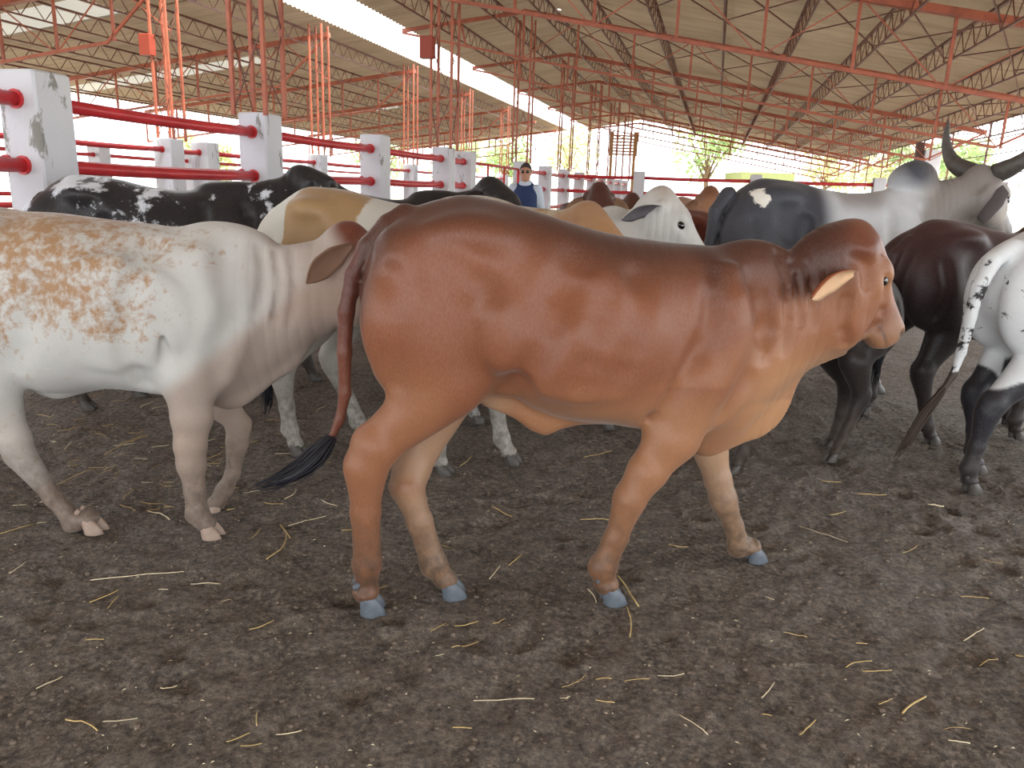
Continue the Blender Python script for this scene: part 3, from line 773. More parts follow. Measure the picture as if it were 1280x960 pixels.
fence('near pen wall', -4.35, F1, .3, PT, HR, .045, skip=(5,))
F2 = [6.2, 8.6, 11.3, 12.25, 16.3, 19.0, 21.9, 24.6, 27.2, 32.4]
fence('second pen wall', -8.85, F2, .34, PT, HR[:3], .04, double=False)
F3 = [9.0, 12.0, 15.0, 18.2, 21.5, 25.0, 29.0]
fence('third pen wall', -13.6, F3, .34, PT, HR[:3], .04, double=False)
for a, nm in ((6.9, 'first'), (12.2, 'second'), (17.4, 'third'), (22.6, 'fourth'), (27.8, 'fifth'), (33.0, 'sixth'), (38.2, 'seventh')):
    column(-4.35, a, PT, zR(-4.35) - .35, f'red lattice steel column on the near pen wall, {nm} along it', 'lattice columns on the near pen wall', box=3.35 if a == 12.2 else False)
for a, nm in ((6.2, 'first'), (11.4, 'second'), (16.5, 'third'), (21.9, 'fourth'), (27.2, 'fifth'), (32.4, 'sixth')):
    column(-8.85, a, PT, zL(-8.85) - .1, f'red lattice steel column on the second pen wall, {nm} along it', 'lattice columns on the second pen wall', .3, box=3.3 if a == 11.4 else False)
# eave column at the open side: concrete top and steel post
r = pillar(5.75, 24.6, CAM_H + 1.5, .42, 'tall whitewashed eave pillar seen above the bull\'s hump', None)
MB().box((-.42, -.1, 2.2), (-.24, .1, CAM_H + 1.7)).build('steel_post', simple('dark_post', (84, 58, 52), .6), r)
# red tube gate between two pillars of the near wall
g = empty('tube_gate', barn(-4.35, 13.35), BROT); tag(g, 'red tube gate between two pillars of the near pen wall, left of the man', 'gate')
for yy, rr in ((.2, .03), (3.8, .03), (1.4, .022), (2.6, .022)): MB().tube([(0, yy, .1), (0, yy, 1.86)], rr, 8).build('upright', M_PIPE, g, True)
for z in (.2, .62, 1.04, 1.45, 1.86):
    MB().tube([(0, .2, z), (0, 3.8, z)], .026, 8).build('crossbar', M_PIPE, g, True)
# cross fence at the far side of the pen
XR = BROT - PI / 2
lats = [-2.15, 1.0, 4.1, 7.2]
for i, l in enumerate(lats): pillar(l, 22.4, PT, .3, f'whitewashed pillar of the far cross fence, {ORD[i]} from the near pen wall', 'pillars of the cross fence')
allp = [-4.35] + lats
for i in range(len(allp) - 1):
    for k, z in enumerate((CAM_H + .46, CAM_H + .05, CAM_H - .4)):
        pipe_rail(allp[i] + .15, 22.4, 22.4 + allp[i + 1] - allp[i] - .3, z, f'red pipe rail of the cross fence, {["top", "middle", "lower"][k]} one in its {ORD[i]} bay', 'pipe rails of the cross fence', .045, horizontal=XR)

# ------------------------------------------------------------------ beyond the shed: trees and a small building
def m_leaf(name, a, b_):
    m, N, L, b = newmat(name, .55, .3); oi = N.new('ShaderNodeTexCoord')
    f = noise(N, L, oi.outputs['Object'], 1.3, 4); c = mix(N, L, f, lin(*a), lin(*b_)); L.new(c, b.inputs['Base Color'])
    tr = N.new('ShaderNodeBsdfTranslucent'); L.new(c, tr.inputs[0]); mx = N.new('ShaderNodeMixShader'); mx.inputs[0].default_value = .4
    L.new(b.outputs[0], mx.inputs[1]); L.new(tr.outputs[0], mx.inputs[2]); L.new(mx.outputs[0], N['Material Output'].inputs[0]); return m
LEAF = [m_leaf('green_leaves', (128, 156, 104), (176, 192, 136)), m_leaf('olive_leaves', (160, 170, 118), (200, 200, 150))]
M_BARK = simple('bark', (112, 92, 72), .9, .3, 6)
def tree(x, y, h, rad, label, mi, seed, leaves=1500):
    rd = random.Random(seed); t = empty('tree', (x, y, 0)); tag(t, label, 'tree', 'trees beyond the shed')
    b = MB(); th = h * .45; b.tube([(0, 0, -.1), (.1, 0, th * .5), (0, .1, th), (.1, 0, h * .8)], [.22, .17, .14, .04], 8)
    cl = []
    for i in range(9):
        a = i * 2.4; rr = rad * rd.uniform(.3, .75); z = h * rd.uniform(.45, .92); c = (rr * math.cos(a), rr * math.sin(a), z); cl.append((c, rad * rd.uniform(.35, .55)))
        b.tube([(0, .05, th * rd.uniform(.7, 1.1)), (c[0] * .5, c[1] * .5, (z + th) / 2), c], [.08, .05, .02], 6)
    b.build('trunk', M_BARK, t, True)
    V = []; Fc = []
    for i in range(leaves):
        c, r = cl[i % len(cl)]; u = Vector((rd.gauss(0, 1), rd.gauss(0, 1), rd.gauss(0, 1))); u.normalize(); p = Vector(c) + u * r * rd.uniform(.55, 1.05)
        s = rd.uniform(.12, .26); d1 = Vector((rd.gauss(0, 1), rd.gauss(0, 1), rd.gauss(0, .6))); d1.normalize(); d2 = d1.cross(u); d2.normalize()
        k = len(V); V += [p - d1 * s, p - d2 * s * .45, p + d1 * s + u * .03, p + d2 * s * .45]; Fc.append((k, k + 1, k + 2, k + 3))
    mesh_obj('foliage', V, Fc, LEAF[mi], t)
for i, (px, Y, h, rad, mi, lb) in enumerate([
        (872, 52, 6.2, 2.4, 0, 'green tree beyond the far end of the shed, above the tan head'), (622, 60, 5.4, 2.4, 0, 'green tree beyond the pens, left of the man'),
        (470, 62, 5.4, 2.4, 0, 'leafy tree between the third and fourth near pillars'), (250, 42, 3.4, 1.5, 1, 'low olive tree beyond the second pen wall on the far left'),
        (1085, 58, 6.2, 2.5, 1, 'olive tree behind the bull\'s back'), (1135, 44, 4.6, 1.8, 0, 'green tree behind the bull\'s hump'), (1175, 54, 6.0, 2.3, 0, 'green tree between hump and head of the bull'),
        (1020, 72, 6.6, 2.6, 1, 'pale olive tree far behind the bull\'s rump'), (700, 75, 7.5, 3.2, 1, 'pale tree in the distance right of the man'), (560, 66, 5.5, 2.6, 0, 'tree far off behind the last near pillars'),
        (1330, 42, 5.0, 2.2, 0, 'tree past the bull\'s muzzle at the picture edge')]):
    x = (px - 640) / 980 * Y; tree(x, Y, h, rad, lb, mi, i, 1400)
hb = empty('small_building', (at_y(957, 226, 48)[0], 48, 0)); tag(hb, 'small pale building with an olive roof beyond the far end', 'building')
MB().box((-1.3, 0, 0), (1.3, 3, 2.5)).build('wall', simple('pale_plaster', (226, 226, 214), .9), hb)
mb = MB(); mb.box((-1.6, -.4, 2.5), (1.6, 3.4, 2.95)); mb.build('roof', simple('olive_roof', (124, 130, 84), .8), hb)
MB().box((-.4, -.02, .1), (.4, .02, 2.0)).build('door', simple('olive_door', (90, 96, 60), .7), hb)
# ------------------------------------------------------------------ the herd
def tracer(loc, heading):
    h = math.radians(heading); dx, dy = math.cos(h), math.sin(h)
    def T(px, py, off=0.0):
        d = ray(px, py); nx, ny = -dy, dx
        t = ((loc[0] * nx + loc[1] * ny) + off) / (d[0] * nx + d[1] * ny)
        x, y, z = d[0] * t, d[1] * t, CAM_H + d[2] * t
        return ((x - loc[0]) * dx + (y - loc[1]) * dy, z)
    return T
RB = dict(back=(60, 30, 22), side=(126, 74, 48), low=(168, 122, 86), dark=(66, 34, 25))
M_RED = m_coat('red_brown_coat', (225, 200, 170), 7, rough=.42)
M_EARR = simple('red_brown_ear', (140, 78, 50), .6, .1, 20); M_EARIN = simple('pale_ear_hair', (206, 168, 132), .7, .15, 30)

def hero():
    loc = (-.50, 2.41); hd = 11.0; T = tracer(loc, hd)
    root = empty('red_heifer', (loc[0], loc[1], 0), math.radians(hd))
    tag(root, 'red-brown zebu heifer walking in front of the herd, head at shoulder height', 'cow')
    v = Vol((-.42, -.46, 0), (2.0, .46, 1.55), .0095)
    top = [T(*p) for p in [(452, 366), (455, 345), (462, 322), (474, 300), (488, 281), (503, 266), (530, 254), (555, 247), (578, 243), (600, 246), (640, 255), (680, 267), (720, 279), (760, 290), (800, 299), (860, 306), (905, 309), (950, 311), (985, 314), (1003, 311), (1025, 302), (1052, 296)]]
    bot = [T(*p) for p in [(452, 390), (458, 436), (469, 470), (490, 492), (540, 500), (600, 490), (640, 493), (661, 505), (690, 516), (720, 522), (750, 525), (790, 532), (830, 540), (870, 545), (910, 540), (945, 512), (975, 478), (1000, 455), (1025, 438), (1052, 425)]]
    X = lambda px: T(px, 350)[0]
    hw = [(X(p), w) for p, w in [(452, .03), (458, .075), (470, .11), (490, .145), (530, .185), (580, .205), (640, .225), (700, .25), (760, .255), (810, .235), (860, .19), (910, .145), (960, .115), (1010, .10), (1052, .10)]]
    v.loft((X(452), X(1052)), top, bot, hw, p=2.3, k=.04, bottom=.06)
    # hump
    hx, hz = T(940, 325); v.ell((hx, 0, hz), (.12, .06, .072), k=.05)
    # brisket and dewlap
    dt = [T(*p) for p in [(850, 480), (900, 470), (950, 440), (1000, 410), (1040, 400), (1062, 400)]]
    db = [T(*p) for p in [(850, 556), (870, 568), (883, 570), (912, 560), (930, 553), (948, 548), (969, 533), (983, 512), (993, 487), (1007, 465), (1034, 452), (1055, 443), (1062, 438)]]
    v.loft((T(850, 500)[0], T(1062, 400)[0]), dt, db, [(T(850, 500)[0], .07), (T(900, 500)[0], .055), (T(960, 480)[0], .035), (T(1062, 400)[0], .03)], p=2, k=.07)
    # navel flap hanging under the belly
    nt = [T(*p) for p in [(590, 480), (640, 490), (690, 505), (760, 515)]]; nb = [T(*p) for p in [(590, 497), (605, 508), (640, 522), (665, 538), (682, 543), (700, 536), (730, 529), (760, 527)]]
    v.loft((nt[0][0], nt[-1][0]), nt, nb, [(nt[0][0], .02), (nt[1][0], .03), (nt[-1][0], .04)], p=2, k=.03)
    E = lambda px, py, off, r, k=.05, sub=False: (lambda q: v.ell((q[0], off, q[1]), r, k=k, sub=sub))(T(px, py, off))
    for s in (-1, 1):
        E(585, 292, .155 * s, (.13, .05, .05), .09)             # hook bone
        E(500, 310, .085 * s, (.07, .05, .06), .06)              # pin bone
        E(520, 400, .13 * s, (.17, .085, .25), .08)              # haunch
        E(900, 430, .125 * s, (.15, .07, .27), .08)              # shoulder blade
        E(720, 420, .215 * s, (.26, .06, .2), .07)               # ribs
        E(668, 350, .262 * s, (.07, .035, .13), .07, True)        # flank hollow
        E(650, 400, .262 * s, (.035, .024, .17), .06, True)       # line in front of the thigh
        [v.chain([(T(qx, qy)[0], (yy) * s, T(qx, qy)[1], rr) for qx, qy, yy, rr in ((848, 452, .225, .006), (828, 485, .232, .014), (806, 515, .228, .016), (796, 538, .215, .010))], k=.03, sub=True)]       # crease behind the elbow
        E(965, 372, .115 * s, (.012, .02, .17), .03, True)       # crease between hump and neck
    PX = lambda *p: [T(*q) for q in p]
    for s in (-1, 1):
        G = lambda r, dp, *p, k=.03, ridge=False: v.groove(PX(*p), r, dp, s, k, ridge)
        G(.05, .020, (676, 345), (658, 400), (642, 440), (624, 478), k=.05)
        G(.07, .016, (700, 312), (690, 335), (705, 360), k=.06)
        G(.04, .015, (866, 330), (860, 380), (843, 430), (816, 480), (798, 530))
        G(.05, .008, (925, 345), (936, 400), (918, 455), (880, 495), k=.06)
        G(.04, .010, (480, 335), (494, 400), (488, 465), k=.04)
        G(.022, .009, (964, 314), (968, 350), (967, 390), (962, 430), k=.02)
        for q in (980, 996): G(.016, .008, (q, 325), (q + 4, 360), (q + 2, 400), k=.014)
        G(.03, .004, (890, 370), (880, 420), (862, 480), k=.06, ridge=True)
        G(.05, .008, (560, 330), (600, 370), (612, 420), k=.06, ridge=True)
        G(.018, .008, (800, 500), (815, 520), (822, 542), k=.015); G(.016, .006, (790, 500), (800, 525), (803, 545), k=.015)
        G(.05, .007, (775, 330), (760, 400), (745, 460), k=.05); G(.05, .006, (735, 340), (715, 410), (705, 460), k=.05)
    # legs, traced joint by joint
    def leg(pts, off, cor, hsc, hyaw, offs=None):
        J = []
        for i, (px, py, r) in enumerate(pts):
            oo = offs[i] if offs else off
            x, z = T(px, py, oo); J.append((x, oo, z, r))
        cx, cz = T(cor[0], cor[1], off); leg_parts(v, root, J + [(cx, off, max(cz, .052) if cor[2] == 0 else cz, cor[2])], M_HOOF, hsc, hyaw, kk=.05, sq=.78)
    leg([(512, 400, .13), (562, 478, .115), (470, 556, .078), (457, 582, .070), (457, 640, .048), (460, 704, .046)], -.10, (458, 744, .12), 1.12, 0, [-.1, -.11, -.105, -.1, -.1, -.1])
    leg([(520, 410, .12), (560, 490, .10), (514, 588, .064), (508, 608, .056), (525, 652, .043), (543, 704, .044)], -.03, (558, 731, 0), 1.1, 0, [.09, .09, .03, .0, -.02, -.03])
    leg([(868, 480, .105), (842, 545, .095), (811, 588, .068), (788, 622, .056), (769, 672, .040), (754, 708, .046)], -.14, (758, 737, 0), 1.12, 0)
    leg([(880, 500, .10), (888, 560, .068), (898, 598, .052), (904, 622, .051), (916, 655, .037), (925, 682, .042)], .09, (937, 694, 0), 1.05, 0, [.12, .11, .1, .09, .09, .09])
    # tail
    tl = [(507, 268, .035), (486, 280, .030), (460, 308, .027), (443, 343, .026), (433, 390, .026), (430, 440, .024), (430, 490, .020), (424, 524, .016), (412, 552, .012)]
    tp = [(T(px, py)[0], 0, T(px, py)[1], r) for px, py, r in tl]; v.chain(tp, k=.02)
    # head
    x0, z0 = T(1088, 298); x1, z1 = T(1124, 409); L = math.hypot(x1 - x0, z1 - z0); pit = math.degrees(math.atan2(z0 - z1, x1 - x0))
    L *= 1.0; o, R = headframe((x0, 0, z0), pit, -6)
    head(v, o, R, L, .92)
    for px, py, r in ((1044, 307, .076), (1066, 312, .068), (1026, 322, .085)): E(px, py, 0, (r * 1.15, .085, r), .05)
    for px, py, r in ((1040, 350, .1), (1055, 385, .09), (1050, 410, .07)): E(px, py, 0, (r * 1.1, .09, r), .05)
    for s in (-1, 1):
        G = lambda r, dp, *p, k=.02: v.groove(PX(*p), r, dp, s, k)
        G(.02, .010, (1040, 345), (1034, 390), (1040, 425)); G(.014, .008, (1078, 405), (1066, 418), (1058, 436), k=.014); G(.010, .006, (1088, 350), (1085, 385), (1072, 410), k=.012); G(.010, .005, (1094, 362), (1090, 392), (1080, 412), k=.012)
        G(.02, .008, (1045, 318), (1060, 330), (1062, 352), k=.02)
    info = dict(o=o, R=R, L=L)
    xr, xh = X(470), X(905)
    def coat(V):
        x, y, z = V[:, 0], V[:, 1], V[:, 2]
        rgb = np.tile(np.array(lin(*RB['side'])), (len(V), 1)); n = vnoise(V, 2.6); n2 = vnoise(V, 6)
        def bl(w, c):
            nonlocal rgb; w = np.clip(w, 0, 1)[:, None]; rgb = rgb * (1 - w) + np.array(lin(*c)) * w
        body = S(.72, .82, z)
        topz = curve(*zip(*sorted(top)))(x)
        bl(S(.20, .0, topz - z + .10 * (n - .5)) * .85 * S(T(1060, 300)[0], T(1010, 300)[0], x), RB['back'])
        bl(S(T(560, 300)[0], T(610, 300)[0], x) * S(.6, .75, n) * .3, RB['back'])
        bl(S(T(955, 350)[0], T(985, 350)[0], x) * S(T(1060, 350)[0], T(1030, 350)[0], x) * S(1.02, 1.16, z) * .7, RB['dark'])     # dark neck
        bl(np.exp(-((x - T(868, 350)[0]) / .035) ** 2) * S(1.0, 1.15, z) * .55, RB['back'])                                   # dark stripe by the shoulder
        bl(S(.86, .66, z) * S(.3, .5, x) * .55, RB['low'])                                                                   # pale belly
        bl(S(T(880, 500)[0], T(960, 500)[0], x) * S(.98, .80, z) * .75, (178, 132, 94))                                       # pale brisket
        bl(S(.95, .75, z) * S(.02, -.05, y) * S(.35, .2, x) * .25, RB['low'])
        bl(np.maximum(S(-.055, -.025, y) * S(T(650, 500)[0], T(610, 500)[0], x) * S(.80, .68, z) * S(T(470, 500)[0], T(490, 500)[0], x), S(.46, .36, z) * S(T(484, 500)[0], T(496, 500)[0], x) * S(T(620, 500)[0], T(600, 500)[0], x)) * .6, (172, 142, 114))                                 # inner hind leg
        bl(((x > T(840, 500)[0]) & (z < .66) & (y > .0)).astype(float) * .7, (168, 138, 112))
        bl(((x < T(459, 400)[0]) & (np.abs(y) < .06) & (z > .55) & (x < T(450, 400)[0] + .0)).astype(float) * .75, (88, 40, 28))
        bl(S(.60, .5, z) * (x < T(438, 500)[0]) * (np.abs(y) < .06), (40, 24, 26))
        h = headcoord(V, info); hd_ = S(-.35, -.1, h[:, 0])
        bl(hd_ * S(-.45, -.2, h[:, 2]) * S(.35, -.05, h[:, 0]) * .6, (92, 44, 28))
        bl(S(.0, .2, h[:, 0]) * S(.9, .5, h[:, 0]) * .35 * (z > .8), (156, 104, 68)); bl(np.exp(-(((h[:, 0] - .4) / .12) ** 2 + ((h[:, 2] + .1) / .14) ** 2)) * .5, (172, 128, 92))
        bl(S(.72, .9, h[:, 0]) * (z > .7) * .65, (146, 106, 78)); 
        nz = np.exp(-(((h[:, 0] - 1.02) / .05) ** 2 + ((h[:, 2] + .08) / .035) ** 2)) * (np.abs(h[:, 1]) > .06) * (z > .7); bl(nz * 1.2, (40, 24, 20)); bl(np.exp(-(((h[:, 0] - .93) / .15) ** 2 + ((h[:, 2] + .27) / .016) ** 2)) * .7 * (z > .7), (60, 34, 26)); bl(S(.98, 1.06, h[:, 0]) * S(-.3, -.1, h[:, 2]) * .5 * (z > .7), (120, 100, 92))
        mud = S(.55, .05, z + .10 * (n2 - .5)) * .9
        wrk = S(T(955, 300)[0], T(975, 300)[0], x) * S(T(1050, 300)[0], T(1015, 300)[0], x) * .5 + S(T(700, 300)[0], T(740, 300)[0], x) * S(T(860, 300)[0], T(800, 300)[0], x) * .12 + np.exp(-((h[:, 0] - .62) / .2) ** 2 - ((h[:, 2] + .38) / .2) ** 2) * .4 * (z > .8)
        spot = np.zeros(len(V)); 
        spot = np.where((z < .80) & (z > .6) & (x > T(590, 500)[0]) & (x < T(690, 500)[0]) & (np.abs(y) < .07), .35, spot)
        return rgb, spot, mud, np.clip(wrk, 0, 1)
    skin('body', v, M_RED, root, coat)
    eyes(root, o, R, L, .212)
    r = T(1066, 340, -.11); tq = T(1013, 373, -.21)
    ear(root, (r[0], -.118, r[1]), (tq[0], -.22, tq[1]), (.1, -1, -.75), .115, M_EARR, M_EARIN, -1, .45)
    ear(root, (r[0], .085, r[1]), (tq[0] + .05, .26, tq[1] + .02), (.35, 1, -.1), .085, M_EARR, M_EARIN, 1, .45)
    P = [T(*p) for p in [(414, 548), (402, 562), (385, 578), (362, 592), (340, 599), (318, 604)]]
    tuft(root, [(a, -.01 * i, b) for i, (a, b) in enumerate(P)], [.014, .026, .030, .030, .024, .010], 70, None, 1.0, 2)
    # dark hair whorl on the poll
    mb = MB(); rd = random.Random(4)
    for i in range(130):
        a = rd.uniform(0, 1); sx = rd.uniform(-1, 1); x, z = T(1024 + 52 * a, 292 - 15 * math.sin(PI * (.12 + .7 * a)) + 9 * a)
        p = np.array([x, sx * .06, z - .012 - .03 * sx * sx]); d = np.array([.05, sx * .04, -.005 - .03 * a]) * rd.uniform(.6, 1.1)
        mb.tube([p, p + d * .5 + (0, 0, .006), p + d + (0, 0, -.008)], [.004, .003, .0007], 4, False)
    mb.build('poll_hair', simple('dark_red_hair', (112, 50, 28), .5, .3, 30, bmp=0), root, True)
hero()

M_SPECK = m_coat('speckled_white_coat', (156, 120, 86), 27, .10, rough=.55)
M_EARS = simple('brown_ear', (130, 100, 82), .7, .2, 20)
def speckled():
    loc = (-2.35, 2.93); hd = 2.0; T = tracer(loc, hd)
    root = empty('speckled_cow', (loc[0], loc[1], 0), math.radians(hd))
    tag(root, 'white cow speckled with tan, head hidden behind the rump of the red-brown heifer', 'cow')
    v = Vol((-.4, -.46, 0), (2.3, .5, 1.65), .012)
    x0 = T(0, 300)[0]
    # the rear of the animal is outside the picture: continued from the visible line
    top = [(-.02, 1.0), (.03, 1.15), (.1, 1.24), (.22, 1.30)] + [T(*p) for p in [(0, 263), (56, 265), (112, 271), (169, 278), (225, 284), (262, 283), (300, 287), (332, 298), (356, 305), (394, 300), (420, 296), (450, 300)]]
    bot = [(-.02, .96), (.03, .88), (.12, .78), (.3, .72)] + [T(*p) for p in [(0, 452), (40, 476), (80, 488), (142, 483), (202, 489), (250, 497), (290, 492), (330, 468), (371, 440), (410, 412), (450, 404)]]
    top.sort(); bot.sort()
    X = lambda px: T(px, 350)[0]
    hw = [(-.02, .03), (.05, .13), (.15, .19), (.35, .23), (X(0), .25), (X(100), .27), (X(200), .24), (X(260), .2), (X(320), .14), (X(380), .115), (X(450), .11)]
    v.loft((-.02, X(450)), top, bot, hw, p=2.3, k=.04, bottom=.06)
    hx, hz = T(285, 302); v.ell((hx, 0, hz), (.15, .07, .065), k=.06)
    dt = [T(*p) for p in [(240, 440), (300, 430), (350, 400), (410, 380)]]; db = [T(*p) for p in [(240, 497), (262, 503), (285, 512), (300, 509), (319, 497), (337, 482), (371, 460), (384, 443), (397, 425), (410, 416)]]
    v.loft((dt[0][0], dt[-1][0]), dt, db, [(dt[0][0], .07), (dt[1][0], .05), (dt[-1][0], .035)], p=2, k=.06)
    nt = [T(*p) for p in [(-40, 450), (40, 470), (140, 470)]]; nb = [T(*p) for p in [(-40, 458), (0, 468), (40, 488), (71, 499), (105, 490), (140, 481)]]
    v.loft((nt[0][0], nt[-1][0]), nt, nb, [(nt[0][0], .02), (nt[-1][0], .04)], p=2, k=.03)
    E = lambda px, py, off, r, k=.05, sub=False: (lambda q: v.ell((q[0], off, q[1]), r, k=k, sub=sub))(T(px, py, off))
    for s in (-1, 1):
        v.ell((.2, .12 * s, .98), (.2, .1, .27), k=.07); v.ell((.34, .17 * s, 1.2), (.12, .06, .05), k=.08)
        E(255, 400, .14 * s, (.16, .08, .27), .08); E(150, 390, .22 * s, (.22, .05, .2), .07); E(207, 450, .235 * s, (.016, .012, .11), .03, True)
    for s in (-1, 1):
        G = lambda r, dp, *p, k=.03: v.groove([T(*q) for q in p], r, dp, s, k)
        G(.045, .016, (212, 300), (200, 360), (196, 420), (206, 470)); G(.05, .012, (300, 320), (318, 380), (300, 430), (285, 470), k=.05)
        G(.02, .009, (332, 305), (340, 340), (336, 390), k=.02); G(.014, .006, (350, 312), (358, 350), (352, 400), k=.014); G(.014, .006, (370, 310), (376, 350), (372, 400), k=.014)
        G(.05, .008, (100, 330), (80, 400), (60, 440), k=.05)
    def leg(pts, cor, mat, offs):
        J = []
        for i, (px, py, r) in enumerate(pts):
            x, z = T(px, py, offs[i]); J.append((x, offs[i], z, r))
        cx, cz = T(cor[0], cor[1], offs[-1]); leg_parts(v, root, J + [(cx, offs[-1], max(cz, .052) if cor[2] == 0 else cz, cor[2])], mat, 1.0, 0, kk=.05, sq=.8)
    leg([(235, 470, .10), (240, 520, .078), (239, 555, .060), (240, 580, .053), (243, 612, .040), (247, 640, .043)], (258, 655, 0), M_HOOFP, [-.16] * 6)
    leg([(262, 470, .10), (280, 508, .066), (299, 530, .05), (297, 552, .044), (291, 590, .032), (281, 612, .035)], (271, 630, .9), M_HOOFP, [.12] * 6)
    leg([(-60, 420, .15), (-20, 470, .12), (18, 548, .062), (24, 566, .054), (66, 622, .034), (92, 653, .039)], (113, 662, 0), M_HOOFP, [-.12, -.13, -.12, -.12, -.12, -.12])
    v.chain([(.15, .1, .95, .14), (.28, .11, .7, .1), (.04, .11, .45, .055), (.0, .11, .40, .05)], k=.04, sq=.8)
    leg_parts(v, root, [(.15, .1, .95, .14), (.28, .11, .7, .1), (.04, .11, .47, .058), (.03, .11, .42, .05), (-.02, .11, .25, .033), (-.03, .11, .13, .037), (.0, .11, .052, 0)], M_HOOFP, 1.0)
    v.chain([(.03, 0, 1.2, .035), (-.06, 0, 1.08, .03), (-.08, 0, .8, .022), (-.07, 0, .55, .016)], k=.02)
    xo, zo = T(457, 297); o, R = headframe((xo, .02, zo), 52, 6); L = .40
    head(v, o, R, L, 1.0)
    for px, py, r in ((430, 312, .08), (445, 330, .09), (425, 350, .09), (440, 380, .08)): E(px, py, 0.01, (r, .085, r), .05)
    info = dict(o=o, R=R, L=L)
    def coat(V):
        x, y, z = V[:, 0], V[:, 1], V[:, 2]; n = vnoise(V, 2.4); n2 = vnoise(V, 7)
        rgb = np.tile(np.array(lin(188, 186, 182)), (len(V), 1)) * (.92 + .12 * n[:, None])
        def bl(w, c):
            nonlocal rgb; w = np.clip(w, 0, 1)[:, None]; rgb = rgb * (1 - w) + np.array(lin(*c)) * w
        bl(S(X(290), X(400), x) * S(.75, 1.0, z + .2 * (n - .5)) * .55, (146, 112, 92))
        bl(S(1.36, 1.39, z + .04 * n) * .4, (160, 130, 100))
        bl(S(.62, .4, z) * .35, (170, 150, 130))
        bl(S(X(330), X(0), x) * S(1.05, 1.3, z + .12 * (n - .5)) * (.25 + .5 * n2) * .9, (168, 132, 92))
        h = headcoord(V, info); bl(S(-.1, .1, h[:, 0]) * .6, (140, 108, 88)); bl(S(.25, -.1, h[:, 0]) * S(-.3, -.1, h[:, 2]) * (x > X(410)), (104, 50, 34))
        spot = .40 * S(X(330), X(60), x) * S(.95, 1.28, z) + .12
        spot = np.maximum(spot, .29 * (1 - S(X(120), X(380), x)) + .20 * S(.7, .95, z)) 
        spot = spot + .10 * (n2 - .5) * 2 * (z > .7)
        mud = S(.50, .14, z + .12 * (n2 - .5)) * .75
        wrk = S(X(290), X(320), x) * S(X(430), X(400), x) * .25
        return rgb, np.clip(spot + .025, 0, 1), mud, wrk
    skin('body', v, M_SPECK, root, coat); eyes(root, o, R, L)
    r = T(440, 305, -.1); tq = T(385, 354, -.2)
    ear(root, (r[0], -.125, r[1]), (tq[0], -.22, tq[1]), (.3, -1, -.5), .10, M_EARS, M_EARS, -1, .3)
    ear(root, (r[0], .09, r[1]), (tq[0] + .03, .27, tq[1]), (.3, 1, .1), .095, M_EARS, M_EARS, 1, .3)
    tuft(root, [(-.07, 0, .58), (-.08, 0, .48), (-.09, 0, .36), (-.08, 0, .24)], [.016, .03, .028, .008], 40)
speckled()

# ---- coats of the rest of the herd
M_PIED = m_coat('black_coat_white_flecks', (214, 218, 226), 5.5, .03, rough=.4)
M_PLAIN = m_coat('plain_coat', (240, 235, 225), 8, .03)
M_TANW = m_coat('tan_and_white_coat', (156, 124, 86), 5.0, .06, detail=7)
M_WDOT = m_coat('white_coat_black_dots', (28, 26, 30), 17, .03)
EB = simple('black_ear', (36, 33, 34), .6, .2, 20); EBI = simple('dark_ear_inside', (70, 58, 54), .7, .2, 20)
EG = simple('grey_ear', (176, 172, 166), .7, .15, 20); EGI = simple('slate_ear_inside', (96, 92, 96), .7, .2, 20)
EBR = simple('brown_ear_back', (92, 52, 38), .7, .2, 20); EPK = simple('pinkish_ear_inside', (186, 146, 118), .7, .2, 20)
EDG = simple('dark_grey_ear', (104, 98, 98), .7, .15, 20)

def c_pied(V, info):
    rgb, bl, spot, mud, wrk, x, y, z = base_coat((30, 28, 32), V, info)
    e = lambda cx, cz, rx, rz: np.exp(-(((x - cx) / rx) ** 2 + ((z - cz) / rz) ** 2))
    spot = .33 + .26 * e(.3, 1.3, .2, .10) + .24 * e(.60, 1.08, .2, .12) + .12 * e(.75, 1.25, .15, .12) + .05 * S(.9, 1.2, x) * (z > .8) + .35 * e(-.03, 1.05, .05, .3) - .05 * S(.5, .2, x) * S(1.2, 1.1, z)
    return rgb, np.where(z > .6, spot, .1), mud, neck_wrk(x, z)
template('black_pied_cow', 'black cow with white flecks on rump and flank, beside the nearest pillars', 'cow', (-2.86, 4.58), 12, c_pied, M_PIED, 1.045, .014, hump=.04,
         poll=(1.50, .12, 1.42), hp=22, hyaw=28, HL=.40, steps=(-.02, .22, -.05, .1), earmats=(EB, EBI), ear_drop=.9, earw=.12)
def c_black(V, info):
    rgb, bl, spot, mud, wrk, x, y, z = base_coat((26, 24, 27), V, info); return rgb, spot, mud, neck_wrk(x, z)
template('black_cow', 'black cow behind the tan and white cow, its poll left of the man', 'cow', (-1.68, 5.55), -2, c_black, M_PLAIN, 1.03, .017, hump=.05,
         poll=(1.50, -.1, 1.40), hp=40, hyaw=-25, HL=.42, earmats=(EB, EBI))
def c_tan(V, info):
    rgb, bl, spot, mud, wrk, x, y, z = base_coat((192, 188, 178), V, info)
    spot = .18 + .62 * S(.16, .24, x) * S(.62, .52, x) * S(.9, 1.0, z) + .3 * S(.55, .8, x) * S(1.05, 1.2, z)
    h = headcoord(V, info); w = S(-.35, -.15, h[:, 0]) * (z > .8); bl(w, (166, 108, 56)); bl(w * S(.2, -.1, h[:, 0]) * .8, (128, 66, 34)); bl(S(1.15, 1.4, x) * S(1.0, 1.2, z) * .4, (170, 150, 120))
    mud = S(.62, .2, z + .15 * (vnoise(V, 8) - .5)) * .8
    return rgb, np.where(w > .5, 0, spot), mud, neck_wrk(x, z)
